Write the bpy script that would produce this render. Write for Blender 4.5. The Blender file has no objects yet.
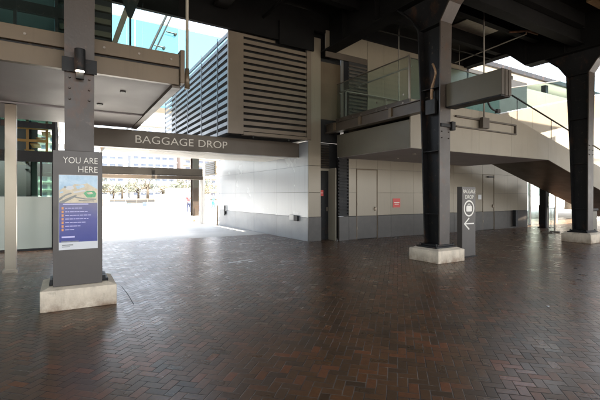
import bpy, bmesh, math, random
from mathutils import Vector, Matrix
random.seed(7)
S = bpy.context.scene
COL = S.collection
R = math.radians

# ------------------------------------------------------------------ materials
def new_mat(name):
    m = bpy.data.materials.new(name); m.use_nodes = True
    return m, m.node_tree, m.node_tree.nodes['Principled BSDF']

def mat(name, col, rough=.6, metal=0., var=.25, scale=3., bump=.0, bscale=60., stretch=(1, 1, 1), col2=None, rvar=.12, spec=.5, island=0., rust=0., grime=0.):
    """painted / mineral surface with uneven colour, uneven gloss and fine relief"""
    m, nt, b = new_mat(name); N = nt.nodes; L = nt.links
    tc = N.new('ShaderNodeTexCoord'); mp = N.new('ShaderNodeMapping'); mp.inputs['Scale'].default_value = stretch
    geo = N.new('ShaderNodeNewGeometry')
    L.new(geo.outputs['Position'], mp.inputs['Vector'])
    n1 = N.new('ShaderNodeTexNoise'); n1.inputs['Scale'].default_value = scale; n1.inputs['Detail'].default_value = 6; n1.inputs['Roughness'].default_value = .62
    L.new(mp.outputs['Vector'], n1.inputs['Vector'])
    rp = N.new('ShaderNodeValToRGB')
    c2 = col2 if col2 else tuple(c * (1 - var) for c in col)
    rp.color_ramp.elements[0].position = .3; rp.color_ramp.elements[1].position = .7
    rp.color_ramp.elements[0].color = (*c2, 1); rp.color_ramp.elements[1].color = (*[min(1, c * (1 + var * .5)) for c in col], 1)
    L.new(n1.outputs['Fac'], rp.inputs['Fac']); colour = rp.outputs['Color']
    def mixin(fac, c):
        nonlocal colour
        mx = N.new('ShaderNodeMix'); mx.data_type = 'RGBA'; L.new(colour, mx.inputs['A']); mx.inputs['B'].default_value = (*c, 1); L.new(fac, mx.inputs['Factor']); colour = mx.outputs['Result']
    def nz(sc, lo, hi, top, st=None):
        n = N.new('ShaderNodeTexNoise'); n.inputs['Scale'].default_value = sc; n.inputs['Detail'].default_value = 7; n.inputs['Roughness'].default_value = .68
        if st:
            q = N.new('ShaderNodeMapping'); q.inputs['Scale'].default_value = st; L.new(geo.outputs['Position'], q.inputs['Vector']); L.new(q.outputs['Vector'], n.inputs['Vector'])
        else: L.new(geo.outputs['Position'], n.inputs['Vector'])
        r = N.new('ShaderNodeMapRange'); r.inputs['From Min'].default_value = lo; r.inputs['From Max'].default_value = hi; r.inputs['To Max'].default_value = top
        L.new(n.outputs['Fac'], r.inputs['Value']); return r.outputs['Result']
    if island:
        r = N.new('ShaderNodeMapRange'); r.inputs['To Max'].default_value = island; L.new(geo.outputs['Random Per Island'], r.inputs['Value'])
        mixin(r.outputs['Result'], tuple(c * .45 for c in col))
        mixin(nz(2.2, .56, .8, .35, (3.2, 3.2, .16)), tuple(c * .4 for c in col))      # drip streaks
        mixin(nz(38., .69, .74, .4), tuple(c * .35 for c in col))                       # small scuffs
    if rust:
        mixin(nz(3.1, .56, .64, rust, (1, 1, .55)), (.075, .034, .016)); mixin(nz(11., .62, .66, rust), (.10, .075, .055))
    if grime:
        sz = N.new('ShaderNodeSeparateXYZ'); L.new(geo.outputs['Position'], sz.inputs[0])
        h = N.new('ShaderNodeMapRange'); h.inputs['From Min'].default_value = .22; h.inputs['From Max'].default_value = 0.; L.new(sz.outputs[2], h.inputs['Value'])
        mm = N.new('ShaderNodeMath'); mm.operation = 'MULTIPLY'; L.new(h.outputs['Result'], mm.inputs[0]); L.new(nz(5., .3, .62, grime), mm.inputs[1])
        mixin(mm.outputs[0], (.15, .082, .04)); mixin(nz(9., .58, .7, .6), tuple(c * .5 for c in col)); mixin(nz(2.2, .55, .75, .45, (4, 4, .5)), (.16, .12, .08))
    L.new(colour, b.inputs['Base Color'])
    mr = N.new('ShaderNodeMapRange'); mr.inputs['To Min'].default_value = max(.03, rough - rvar); mr.inputs['To Max'].default_value = min(1, rough + rvar)
    n2 = N.new('ShaderNodeTexNoise'); n2.inputs['Scale'].default_value = scale * 2.7; n2.inputs['Detail'].default_value = 4
    L.new(geo.outputs['Position'], n2.inputs['Vector'])
    L.new(n2.outputs['Fac'], mr.inputs['Value']); L.new(mr.outputs['Result'], b.inputs['Roughness'])
    b.inputs['Metallic'].default_value = metal
    b.inputs['Specular IOR Level'].default_value = spec
    if bump:
        n3 = N.new('ShaderNodeTexNoise'); n3.inputs['Scale'].default_value = bscale; n3.inputs['Detail'].default_value = 5
        L.new(geo.outputs['Position'], n3.inputs['Vector'])
        bp = N.new('ShaderNodeBump'); bp.inputs['Strength'].default_value = bump; bp.inputs['Distance'].default_value = .01
        L.new(n3.outputs['Fac'], bp.inputs['Height']); L.new(bp.outputs['Normal'], b.inputs['Normal'])
    return m

def glass_mat(name, tint, rough=.02):
    m = bpy.data.materials.new(name); m.use_nodes = True; nt = m.node_tree; N = nt.nodes; L = nt.links
    for n in list(N):
        if n.type != 'OUTPUT_MATERIAL': N.remove(n)
    out = [n for n in N if n.type == 'OUTPUT_MATERIAL'][0]
    t = N.new('ShaderNodeBsdfTransparent'); t.inputs['Color'].default_value = (*tint, 1)
    g = N.new('ShaderNodeBsdfGlossy'); g.inputs['Roughness'].default_value = rough; g.inputs['Color'].default_value = (.9, .95, .95, 1)
    lw = N.new('ShaderNodeLayerWeight'); lw.inputs['Blend'].default_value = .5; pw = N.new('ShaderNodeMath'); pw.operation = 'POWER'; pw.inputs[1].default_value = 5.; f = N.new('ShaderNodeMath'); f.operation = 'MULTIPLY_ADD'; f.inputs[1].default_value = .93; f.inputs[2].default_value = .045
    L.new(lw.outputs['Facing'], pw.inputs[0]); L.new(pw.outputs[0], f.inputs[0])
    mx = N.new('ShaderNodeMixShader')
    L.new(f.outputs[0], mx.inputs[0]); L.new(t.outputs[0], mx.inputs[1]); L.new(g.outputs[0], mx.inputs[2]); L.new(mx.outputs[0], out.inputs['Surface'])
    return m

def emit_mat(name, col, st):
    m, nt, b = new_mat(name)
    b.inputs['Base Color'].default_value = (*col, 1); b.inputs['Emission Color'].default_value = (*col, 1); b.inputs['Emission Strength'].default_value = st
    return m

def herringbone():
    m, nt, b = new_mat('brick paving'); N = nt.nodes; L = nt.links
    def val(x):
        n = N.new('ShaderNodeValue'); n.outputs[0].default_value = x; return n.outputs[0]
    def M(op, a, c=None, d=None):
        n = N.new('ShaderNodeMath'); n.operation = op
        for i, x in enumerate((a, c, d)):
            if x is None: continue
            if isinstance(x, (int, float)): n.inputs[i].default_value = x
            else: L.new(x, n.inputs[i])
        return n.outputs[0]
    def noise(vec, sc, det=4, out='Fac', ro=.55):
        n = N.new('ShaderNodeTexNoise'); n.inputs['Scale'].default_value = sc; n.inputs['Detail'].default_value = det; n.inputs['Roughness'].default_value = ro
        L.new(vec, n.inputs['Vector']); return n.outputs[out]
    tc = N.new('ShaderNodeNewGeometry'); P = tc.outputs['Position']
    w = .084
    sp = N.new('ShaderNodeSeparateXYZ'); L.new(P, sp.inputs[0])
    wob = M('MULTIPLY', M('SUBTRACT', noise(P, 9., 3), .5), .10)
    wob2 = M('MULTIPLY', M('SUBTRACT', noise(P, 7.3, 3), .5), .10)
    k = 1 / w / math.sqrt(2)
    x = M('ADD', M('MULTIPLY', M('ADD', sp.outputs[0], sp.outputs[1]), k), wob)
    y = M('ADD', M('MULTIPLY', M('SUBTRACT', sp.outputs[1], sp.outputs[0]), k), wob2)
    x = M('ADD', x, 4000.); y = M('ADD', y, 4000.)
    i = M('FLOOR', x); j = M('FLOOR', y); fx = M('SUBTRACT', x, i); fy = M('SUBTRACT', y, j)
    kk = M('MODULO', M('ADD', M('SUBTRACT', i, j), 8000.), 4.)
    def eq(v): return M('COMPARE', kk, float(v), .1)
    e0, e1, e2, e3 = eq(0), eq(1), eq(2), eq(3)
    idx = M('SUBTRACT', i, e1); idy = M('SUBTRACT', j, e2)
    hor = M('ADD', e0, e1); ver = M('ADD', e2, e3)
    u = M('ADD', M('MULTIPLY', hor, M('ADD', fx, e1)), M('MULTIPLY', ver, M('ADD', fy, e2)))
    v = M('ADD', M('MULTIPLY', hor, fy), M('MULTIPLY', ver, fx))
    edge = M('MINIMUM', M('MINIMUM', u, M('SUBTRACT', 2., u)), M('MINIMUM', v, M('SUBTRACT', 1., v)))
    cm = N.new('ShaderNodeCombineXYZ'); L.new(idx, cm.inputs[0]); L.new(idy, cm.inputs[1]); L.new(hor, cm.inputs[2])
    wn = N.new('ShaderNodeTexWhiteNoise'); wn.noise_dimensions = '3D'; L.new(cm.outputs[0], wn.inputs['Vector'])
    rnd = wn.outputs['Value']
    sc3 = N.new('ShaderNodeSeparateColor'); L.new(wn.outputs['Color'], sc3.inputs[0])
    # brick colours, picked per brick
    rp = N.new('ShaderNodeValToRGB'); cr = rp.color_ramp
    cols = [(0, (.064, .039, .022)), (.22, (.090, .051, .026)), (.45, (.108, .058, .028)), (.7, (.124, .061, .028)), (.88, (.146, .064, .029)), (1, (.19, .072, .031))]
    cr.elements[0].color = (*cols[0][1], 1); cr.elements[1].color = (*cols[-1][1], 1)
    for p_, c_ in cols[1:-1]:
        e = cr.elements.new(p_); e.color = (*c_, 1)
    L.new(M('MULTIPLY_ADD', M('SUBTRACT', noise(P, .35, 3), .5), .9, rnd), rp.inputs['Fac'])
    mx = N.new('ShaderNodeMix'); mx.data_type = 'RGBA'; mx.blend_type = 'MULTIPLY'
    mx.inputs['Factor'].default_value = .55
    L.new(rp.outputs['Color'], mx.inputs['A'])
    gr = N.new('ShaderNodeValToRGB'); gr.color_ramp.elements[0].position = .3; gr.color_ramp.elements[0].color = (.42, .42, .44, 1); gr.color_ramp.elements[1].position = .66; gr.color_ramp.elements[1].color = (1.15, 1.1, 1.05, 1)
    L.new(noise(P, 26., 6, ro=.7), gr.inputs['Fac']); L.new(gr.outputs['Color'], mx.inputs['B'])
    # dirty trodden patches
    mx2 = N.new('ShaderNodeMix'); mx2.data_type = 'RGBA'
    L.new(mx.outputs['Result'], mx2.inputs['A']); mx2.inputs['B'].default_value = (.072, .051, .035, 1)
    st = N.new('ShaderNodeMapRange'); st.inputs['From Min'].default_value = .48; st.inputs['From Max'].default_value = .74; st.inputs['To Max'].default_value = .6
    L.new(noise(P, .8, 7, ro=.65), st.inputs['Value']); L.new(st.outputs['Result'], mx2.inputs['Factor'])
    # joints: width varies along the run, some filled with grime, some sandy
    jw = M('MULTIPLY_ADD', noise(P, 3.1, 4), .055, .012)
    jm = N.new('ShaderNodeMapRange'); jm.interpolation_type = 'SMOOTHSTEP'; jm.inputs['To Min'].default_value = 1.; jm.inputs['To Max'].default_value = 0.
    L.new(edge, jm.inputs['Value']); L.new(M('MULTIPLY', jw, .5), jm.inputs['From Min']); L.new(M('MULTIPLY', jw, 1.6), jm.inputs['From Max'])
    jc = N.new('ShaderNodeValToRGB'); jc.color_ramp.elements[0].position = .42; jc.color_ramp.elements[0].color = (.02, .017, .015, 1); jc.color_ramp.elements[1].position = .68; jc.color_ramp.elements[1].color = (.12, .095, .075, 1)
    L.new(noise(P, 2.2, 5), jc.inputs['Fac'])
    mx3 = N.new('ShaderNodeMix'); mx3.data_type = 'RGBA'
    L.new(mx2.outputs['Result'], mx3.inputs['A']); L.new(jc.outputs['Color'], mx3.inputs['B']); L.new(jm.outputs['Result'], mx3.inputs['Factor'])
    # pale chewing gum and paint specks
    vo = N.new('ShaderNodeTexVoronoi'); vo.inputs['Scale'].default_value = 1.7; L.new(P, vo.inputs['Vector'])
    vs = N.new('ShaderNodeSeparateColor'); L.new(vo.outputs['Color'], vs.inputs[0])
    speck = M('MULTIPLY', M('LESS_THAN', vo.outputs['Distance'], M('MULTIPLY_ADD', vs.outputs[1], .010, .006)), M('GREATER_THAN', vs.outputs[0], .55))
    mx4 = N.new('ShaderNodeMix'); mx4.data_type = 'RGBA'; mx4.inputs['B'].default_value = (.13, .115, .10, 1)
    L.new(mx3.outputs['Result'], mx4.inputs['A']); L.new(M('MULTIPLY', speck, .6), mx4.inputs['Factor'])
    L.new(mx4.outputs['Result'], b.inputs['Base Color'])
    ro = M('ADD', M('MULTIPLY_ADD', noise(P, 1.3, 5), .12, .25), M('MULTIPLY', M('SUBTRACT', sc3.outputs[1], .5), .09))
    ro = M('MAXIMUM', ro, M('MULTIPLY', jm.outputs['Result'], .85))
    L.new(ro, b.inputs['Roughness'])
    b.inputs['Specular IOR Level'].default_value = .45
    hgt = M('SUBTRACT', 1., jm.outputs['Result'])
    hgt = M('ADD', M('MULTIPLY', hgt, .55), M('MULTIPLY', sc3.outputs[0], .25))
    hgt = M('ADD', hgt, M('MULTIPLY', M('MULTIPLY', M('SUBTRACT', sc3.outputs[2], .5), u), .11))
    hgt = M('ADD', hgt, M('MULTIPLY', M('MULTIPLY', M('SUBTRACT', rnd, .5), v), .15))
    hgt = M('ADD', hgt, M('MULTIPLY', noise(P, 90., 5, ro=.7), .14))
    bp = N.new('ShaderNodeBump'); bp.inputs['Strength'].default_value = .45; bp.inputs['Distance'].default_value = .004
    L.new(hgt, bp.inputs['Height']); L.new(bp.outputs['Normal'], b.inputs['Normal'])
    return m

M_ = {}
M_['brick'] = herringbone()
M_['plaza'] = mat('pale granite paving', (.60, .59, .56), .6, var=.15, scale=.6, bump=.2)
M_['asphalt'] = mat('asphalt', (.055, .055, .056), .85, var=.25, scale=.8, bump=.4, bscale=90)
M_['ground'] = mat('distant ground', (.20, .19, .17), .9, var=.25, scale=.05)
M_['column'] = mat('charcoal steel paint', (.052, .040, .032), .42, var=.22, scale=1.6, stretch=(1, 1, .35), bump=.12, bscale=25, rvar=.14, rust=.55)
M_['darksteel'] = mat('black steel paint', (.008, .008, .0085), .5, var=.4, scale=1.2, bump=.15, bscale=20, rust=.4, spec=.3)
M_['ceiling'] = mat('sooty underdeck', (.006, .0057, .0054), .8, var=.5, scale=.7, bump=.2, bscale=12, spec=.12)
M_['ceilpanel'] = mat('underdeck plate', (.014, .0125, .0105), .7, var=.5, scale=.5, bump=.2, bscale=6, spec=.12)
M_['bronze'] = mat('bronze aluminium cladding', (0.126, 0.090, 0.054), .42, metal=.25, var=.18, scale=.9, rvar=.1, island=.16)
M_['bronzedark'] = mat('dark bronze aluminium', (0.078, 0.061, 0.045), .42, metal=.25, var=.2, scale=1.1)
M_['panel'] = mat('aluminium composite panel', (.225, .192, .142), .33, metal=.1, var=.06, scale=.5, rvar=.06, stretch=(1, 1, .5), island=.16)
M_['panelA'] = mat('pale aluminium panel', (.39, .415, .45), .26, metal=.1, var=.04, scale=.5, rvar=.05, stretch=(1, 1, .4), island=.16)
M_['skirtA'] = mat('weathered aluminium skirting', (.29, .305, .33), .4, metal=.1, var=.12, scale=1.2, island=.12)
M_['joint'] = mat('shadow joint', (.02, .02, .02), .9)
M_['stone'] = mat('dark granite plinth', (.044, .037, .031), .38, var=.3, scale=4., bump=.05, rvar=.12, island=.3)
M_['louvre'] = mat('taupe louvre blade', (0.153, 0.121, 0.088), .45, metal=.15, var=.15, scale=1.)
M_['louvre2'] = mat('grey louvre blade', (.105, .115, .13), .4, metal=.2, var=.12, scale=1.)
M_['soffit'] = mat('grey soffit lining', (.30, .275, .28), .55, var=.10, scale=.6)
M_['white'] = mat('white painted soffit', (.78, .76, .72), .6, var=.06, scale=.5, island=.08)
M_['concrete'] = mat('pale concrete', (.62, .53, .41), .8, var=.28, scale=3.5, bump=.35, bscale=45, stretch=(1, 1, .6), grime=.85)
M_['beige'] = mat('warm beige render', (.265, .23, .175), .5, var=.08, scale=.8, island=.16)
M_['greypanel'] = mat('grey sheet metal', (0.109, 0.097, 0.071), .45, metal=.2, var=.14, scale=.9)
M_['steel'] = mat('brushed stainless steel', (.25, .21, .17), .30, metal=.9, var=.06, scale=.8, stretch=(1, 1, .3), rvar=.05)
M_['spandrel'] = mat('back painted glass spandrel', (0.350, 0.385, 0.336), .15, var=.05, scale=.5)
M_['maroon'] = mat('maroon enamel', (.09, .016, .014), .4, var=.15)
M_['rust'] = mat('rusted pipe', (.20, .10, .05), .7, var=.5, scale=7, bump=.3)
M_['galv'] = mat('galvanised rod', (.34, .31, .27), .45, metal=.5, var=.2, scale=6)
M_['black'] = mat('black rubber', (.015, .015, .016), .55, var=.2)
M_['yellow'] = mat('yellow plastic', (.68, .46, .05), .45, var=.1)
M_['orange'] = mat('ochre painted steel', (.46, .25, .06), .45, var=.25, scale=2)
M_['red'] = mat('red sign enamel', (0.496, 0.036, 0.028), .35, var=.08)
M_['signgrey'] = mat('graphite sign face', (.058, .048, .041), .38, var=.1, scale=2)
M_['letter'] = mat('cream sign lettering', (0.720, 0.684, 0.612), .5, var=.03)
M_['ply'] = mat('weathered plywood', (.16, .10, .045), .8, var=.35, scale=4, stretch=(1, 6, 1))
M_['hose'] = mat('tan flexible conduit', (.30, .19, .11), .5, var=.25, scale=15)
M_['paper'] = mat('white print', (0.562, 0.570, 0.578), .35, var=.04)
def poster_blue():
    m, nt, b = new_mat('blue violet print'); N = nt.nodes; L = nt.links
    g = N.new('ShaderNodeNewGeometry'); sp = N.new('ShaderNodeSeparateXYZ'); L.new(g.outputs['Position'], sp.inputs[0])
    n = N.new('ShaderNodeTexNoise'); n.inputs['Scale'].default_value = 3.2; n.inputs['Detail'].default_value = 3; L.new(g.outputs['Position'], n.inputs['Vector'])
    ad = N.new('ShaderNodeMath'); ad.operation = 'MULTIPLY_ADD'; ad.inputs[1].default_value = .35; L.new(n.outputs['Fac'], ad.inputs[0]); L.new(sp.outputs[2], ad.inputs[2])
    r = N.new('ShaderNodeMapRange'); r.inputs['From Min'].default_value = 1.08; r.inputs['From Max'].default_value = 1.68; L.new(ad.outputs[0], r.inputs['Value'])
    cr = N.new('ShaderNodeValToRGB'); e = cr.color_ramp.elements; e[0].color = (.008, .022, .20, 1); e[1].color = (.13, .13, .24, 1)
    q = cr.color_ramp.elements.new(.55); q.color = (.035, .045, .24, 1)
    L.new(r.outputs['Result'], cr.inputs['Fac']); L.new(cr.outputs['Color'], b.inputs['Base Color']); b.inputs['Roughness'].default_value = .22
    return m
M_['bluep'] = poster_blue()
M_['skyp'] = mat('pale blue print', (.50, .62, .70), .28, var=.1, scale=5, col2=(.25, .42, .58))
M_['landp'] = mat('sand print', (.58, .50, .36), .28, var=.25, scale=9)
M_['greenp'] = mat('green print', (.08, .36, .16), .28, var=.2, scale=12)
M_['roadp'] = mat('grey print', (.20, .21, .20), .28, var=.2, scale=12)
M_['orangep'] = mat('orange print', (.6, .25, .08), .3, var=.05)
M_['bluetext'] = mat('lilac print', (.48, .46, .72), .3, var=.05)
M_['glass'] = glass_mat('clear glass', (.90, .97, .95))
M_['teal'] = glass_mat('teal tinted glass', (.79, .91, .90))
M_['greenglass'] = glass_mat('green balustrade glass', (.92, .97, .95))
M_['deepteal'] = glass_mat('deep teal glass', (.48, .60, .56))
M_['cyan'] = glass_mat('cyan canopy glass', (.42, .60, .63))
M_['farglass'] = mat('pale curtained window', (.13, .15, .19), .3, var=.25, scale=.3)
M_['winglass'] = mat('window glass', (.14, .16, .17), .12, var=.2, scale=.1)
M_['lamp'] = emit_mat('lamp lens', (1., .9, .72), 2.2)
M_['bark'] = mat('bark', (.09, .07, .05), .9, var=.3, scale=6, bump=.4)
M_['leaf'] = mat('green leaves', (.15, .165, .12), .6, var=.45, scale=1.2)
M_['leafy'] = mat('yellowing leaves', (.25, .23, .16), .6, var=.4, scale=1.2)
M_['sand'] = mat('sandstone wall', (.64, .60, .54), .8, var=.12, scale=.08)
M_['bldw'] = mat('off white render', (.70, .70, .70), .7, var=.1, scale=.08)
M_['bldb'] = mat('blue grey cladding', (.52, .56, .62), .6, var=.12, scale=.08)
M_['brickb'] = mat('brown brick wall', (.52, .42, .37), .85, var=.15, scale=.2)
M_['hullb'] = mat('blue grey hull paint', (.16, .20, .28), .4, var=.1)
M_['cream'] = mat('cream boat paint', (.62, .56, .40), .45, var=.08)
M_['skin'] = mat('skin', (.42, .25, .18), .55, var=.1)
M_['hair'] = mat('dark hair', (.03, .022, .016), .6)
M_['clothred'] = mat('red cloth', (.40, .05, .06), .85, var=.15, scale=8)
M_['clothyellow'] = mat('pale yellow cloth', (.55, .47, .2), .85, var=.15, scale=8)
M_['clothteal'] = mat('teal cloth', (.05, .22, .27), .85, var=.15, scale=8)
M_['clothnavy'] = mat('navy cloth', (.03, .04, .08), .85, var=.15, scale=8)
def water_mat():
    m, nt, b = new_mat('harbour water'); N = nt.nodes; L = nt.links
    b.inputs['Base Color'].default_value = (.10, .14, .16, 1); b.inputs['Roughness'].default_value = .2
    g = N.new('ShaderNodeNewGeometry'); n = N.new('ShaderNodeTexNoise'); n.inputs['Scale'].default_value = .8; n.inputs['Detail'].default_value = 5
    bp = N.new('ShaderNodeBump'); bp.inputs['Strength'].default_value = .5; bp.inputs['Distance'].default_value = .3
    L.new(g.outputs['Position'], n.inputs['Vector']); L.new(n.outputs['Fac'], bp.inputs['Height']); L.new(bp.outputs['Normal'], b.inputs['Normal'])
    return m
M_['water'] = water_mat()

# ------------------------------------------------------------------ mesh helper
class MB:
    def __init__(self): self.v = []; self.f = []
    def hexa(self, p):           # p: 4 bottom ccw, 4 top ccw
        b = len(self.v); self.v += [tuple(q) for q in p]
        for q in ((3, 2, 1, 0), (4, 5, 6, 7), (0, 1, 5, 4), (1, 2, 6, 5), (2, 3, 7, 6), (3, 0, 4, 7)):
            self.f.append(tuple(b + i for i in q))
        return self
    def box(self, x0, x1, y0, y1, z0, z1):
        if x0 > x1: x0, x1 = x1, x0
        if y0 > y1: y0, y1 = y1, y0
        if z0 > z1: z0, z1 = z1, z0
        return self.hexa([(x0, y0, z0), (x1, y0, z0), (x1, y1, z0), (x0, y1, z0), (x0, y0, z1), (x1, y0, z1), (x1, y1, z1), (x0, y1, z1)])
    def prism(self, poly, axis, a, c):   # poly in the two other axes (ordered x,y,z)
        b = len(self.v); n = len(poly)
        def P(q, t):
            return (t, q[0], q[1]) if axis == 'x' else (q[0], t, q[1]) if axis == 'y' else (q[0], q[1], t)
        self.v += [P(q, a) for q in poly] + [P(q, c) for q in poly]
        self.f.append(tuple(b + i for i in range(n))); self.f.append(tuple(b + n + i for i in reversed(range(n))))
        for i in range(n):
            k = (i + 1) % n; self.f.append((b + i, b + n + i, b + n + k, b + k))
        return self
    def tube(self, pts, r, n=10, r2=None):
        pts = [Vector(p) for p in pts]; b = len(self.v); m = len(pts)
        up = None
        for i, p in enumerate(pts):
            t = (pts[min(i + 1, m - 1)] - pts[max(i - 1, 0)]).normalized()
            if up is None:
                up = Vector((0, 0, 1)) if abs(t.z) < .9 else Vector((1, 0, 0))
            s = t.cross(up).normalized(); up = s.cross(t).normalized()
            rr = r if r2 is None else r + (r2 - r) * i / (m - 1)
            for k in range(n):
                a = 2 * math.pi * k / n
                self.v.append(tuple(p + s * math.cos(a) * rr + up * math.sin(a) * rr))
        for i in range(m - 1):
            for k in range(n):
                k2 = (k + 1) % n
                self.f.append((b + i * n + k, b + i * n + k2, b + (i + 1) * n + k2, b + (i + 1) * n + k))
        self.f.append(tuple(b + k for k in reversed(range(n)))); self.f.append(tuple(b + (m - 1) * n + k for k in range(n)))
        return self
    def cyl(self, p0, p1, r, n=16, r2=None): return self.tube([p0, p1], r, n, r2)
    def build(self, name, m, parent=None, bevel=0, smooth=False, keep=False):
        me = bpy.data.meshes.new(name)
        xs = [q[0] for q in self.v]; ys = [q[1] for q in self.v]; zs = [q[2] for q in self.v]
        o_ = Vector((0, 0, 0)) if keep else Vector(((min(xs) + max(xs)) / 2, (min(ys) + max(ys)) / 2, min(zs)))
        me.from_pydata([tuple(Vector(q) - o_) for q in self.v], [], self.f); me.update()
        bm = bmesh.new(); bm.from_mesh(me); bmesh.ops.recalc_face_normals(bm, faces=bm.faces); bm.to_mesh(me); bm.free()
        me.materials.append(M_[m])
        o = bpy.data.objects.new(name, me); COL.objects.link(o); o.location = o_
        if smooth:
            for p in me.polygons: p.use_smooth = True
        if bevel:
            md = o.modifiers.new('bevel', 'BEVEL'); md.width = bevel; md.segments = 2; md.limit_method = 'ANGLE'; md.angle_limit = R(40)
        if parent: attach(o, parent)
        return o

def world_of(o):
    m = Matrix.Translation(o.location) @ o.rotation_euler.to_matrix().to_4x4()
    return world_of(o.parent) @ o.matrix_parent_inverse @ m if o.parent else m
def attach(o, p):
    o.parent = p; o.matrix_parent_inverse = world_of(p).inverted()
def tag(o, label, cat, group=None, kind=None):
    o['label'] = label; o['category'] = cat
    if group: o['group'] = group
    return o
def thing(name, label, cat, loc, group=None):
    o = bpy.data.objects.new(name, None); COL.objects.link(o); o.location = loc; o.empty_display_size = .2
    return tag(o, label, cat, group)
def struct(o, kind='structure'):
    o['kind'] = kind; return o
KIDS = {}
def copy_tree(o, parent=None):
    c = o.copy(); COL.objects.link(c)
    if parent:
        c.parent = parent; c.matrix_parent_inverse = o.matrix_parent_inverse.copy()
    for ch in list(o.children): copy_tree(ch, c)
    return c
def box(name, m, parent, *a, bevel=0): return MB().box(*a).build(name, m, parent, bevel)

def text(s, h, loc, m, parent, width=None, align='LEFT', name='lettering', light=0., spacing=1., face='-y'):
    cu = bpy.data.curves.new(name, 'FONT'); cu.body = s; cu.size = 1.; cu.extrude = .004; cu.align_x = align; cu.offset = light; cu.space_character = spacing; cu.space_line = .82
    o = bpy.data.objects.new(name, cu); COL.objects.link(o)
    bpy.context.view_layer.update()
    dg = bpy.context.evaluated_depsgraph_get()
    me = bpy.data.meshes.new_from_object(o.evaluated_get(dg)); bpy.data.objects.remove(o)
    ys = [v.co.y for v in me.vertices]; xs = [v.co.x for v in me.vertices]
    k = h / (.73 * 1.)
    kx = width / (max(xs) - min(xs)) if width else k
    for v in me.vertices:
        v.co = Vector((v.co.x * kx, -v.co.z * 1.0, v.co.y * k))
    me.materials.clear(); me.materials.append(M_[m])
    o = bpy.data.objects.new(name, me); COL.objects.link(o); o.location = loc
    if parent: attach(o, parent)
    return o

# ------------------------------------------------------------------ ground, water
def sheet(name, m, x0, x1, y0, y1, z):
    b = MB(); b.v = [(x0, y0, z), (x1, y0, z), (x1, y1, z), (x0, y1, z)]; b.f = [(0, 1, 2, 3)]
    return struct(b.build(name, m, keep=True))
sheet('ground', 'ground', -900, 900, -700, 62, -.03)
sheet('brick_floor', 'brick', -14, 30, -9.5, 14.2, 0)
sheet('plaza', 'plaza', -120, 120, 14.2, 62, 0)  # pale paving starts inside the passage, standing in for glare on the brick
sheet('pavement', 'plaza', 30, 120, -9.5, 14.2, 0)
sheet('pavement', 'plaza', -120, 120, -14, -9.5, -.004)  # unseen pale strip behind the camera, added to bounce warm sun indoors
sheet('road', 'asphalt', -200, 200, -26, -14, -.012)
sheet('water', 'water', -900, 900, 62, 172, -1.6)
sheet('far_bank', 'ground', -900, 900, 172, 1400, 0)
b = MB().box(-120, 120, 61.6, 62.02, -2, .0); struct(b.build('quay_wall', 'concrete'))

# faded white paint marks / trench cover on the paving
b = MB()
for (x0, y0, w_, d_) in ((3.2, 8.5, .34, .14), (3.48, 8.62, .4, .11), (3.66, 8.42, .22, .12), (3.35, 8.38, .16, .08)):
    b.prism([(x0, y0), (x0 + w_, y0 + .05), (x0 + w_ - .04, y0 + d_), (x0 + .05, y0 + d_ - .02)], 'z', .002, .004)
tag(b.build('worn_floor_marking', 'paper'), 'worn white paint mark on the brick paving in front of the passage', 'floor marking')
b = MB(); b.prism([(.838, 6.0), (.848, 6.0), (.855, 6.6), (.838, 7.3), (.830, 7.3), (.845, 6.6)], 'z', .001, .003)
tag(b.build('cable_cover_strip', 'black'), 'thin black cable cover strip on the bricks beside the notice board column', 'cable cover')

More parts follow.
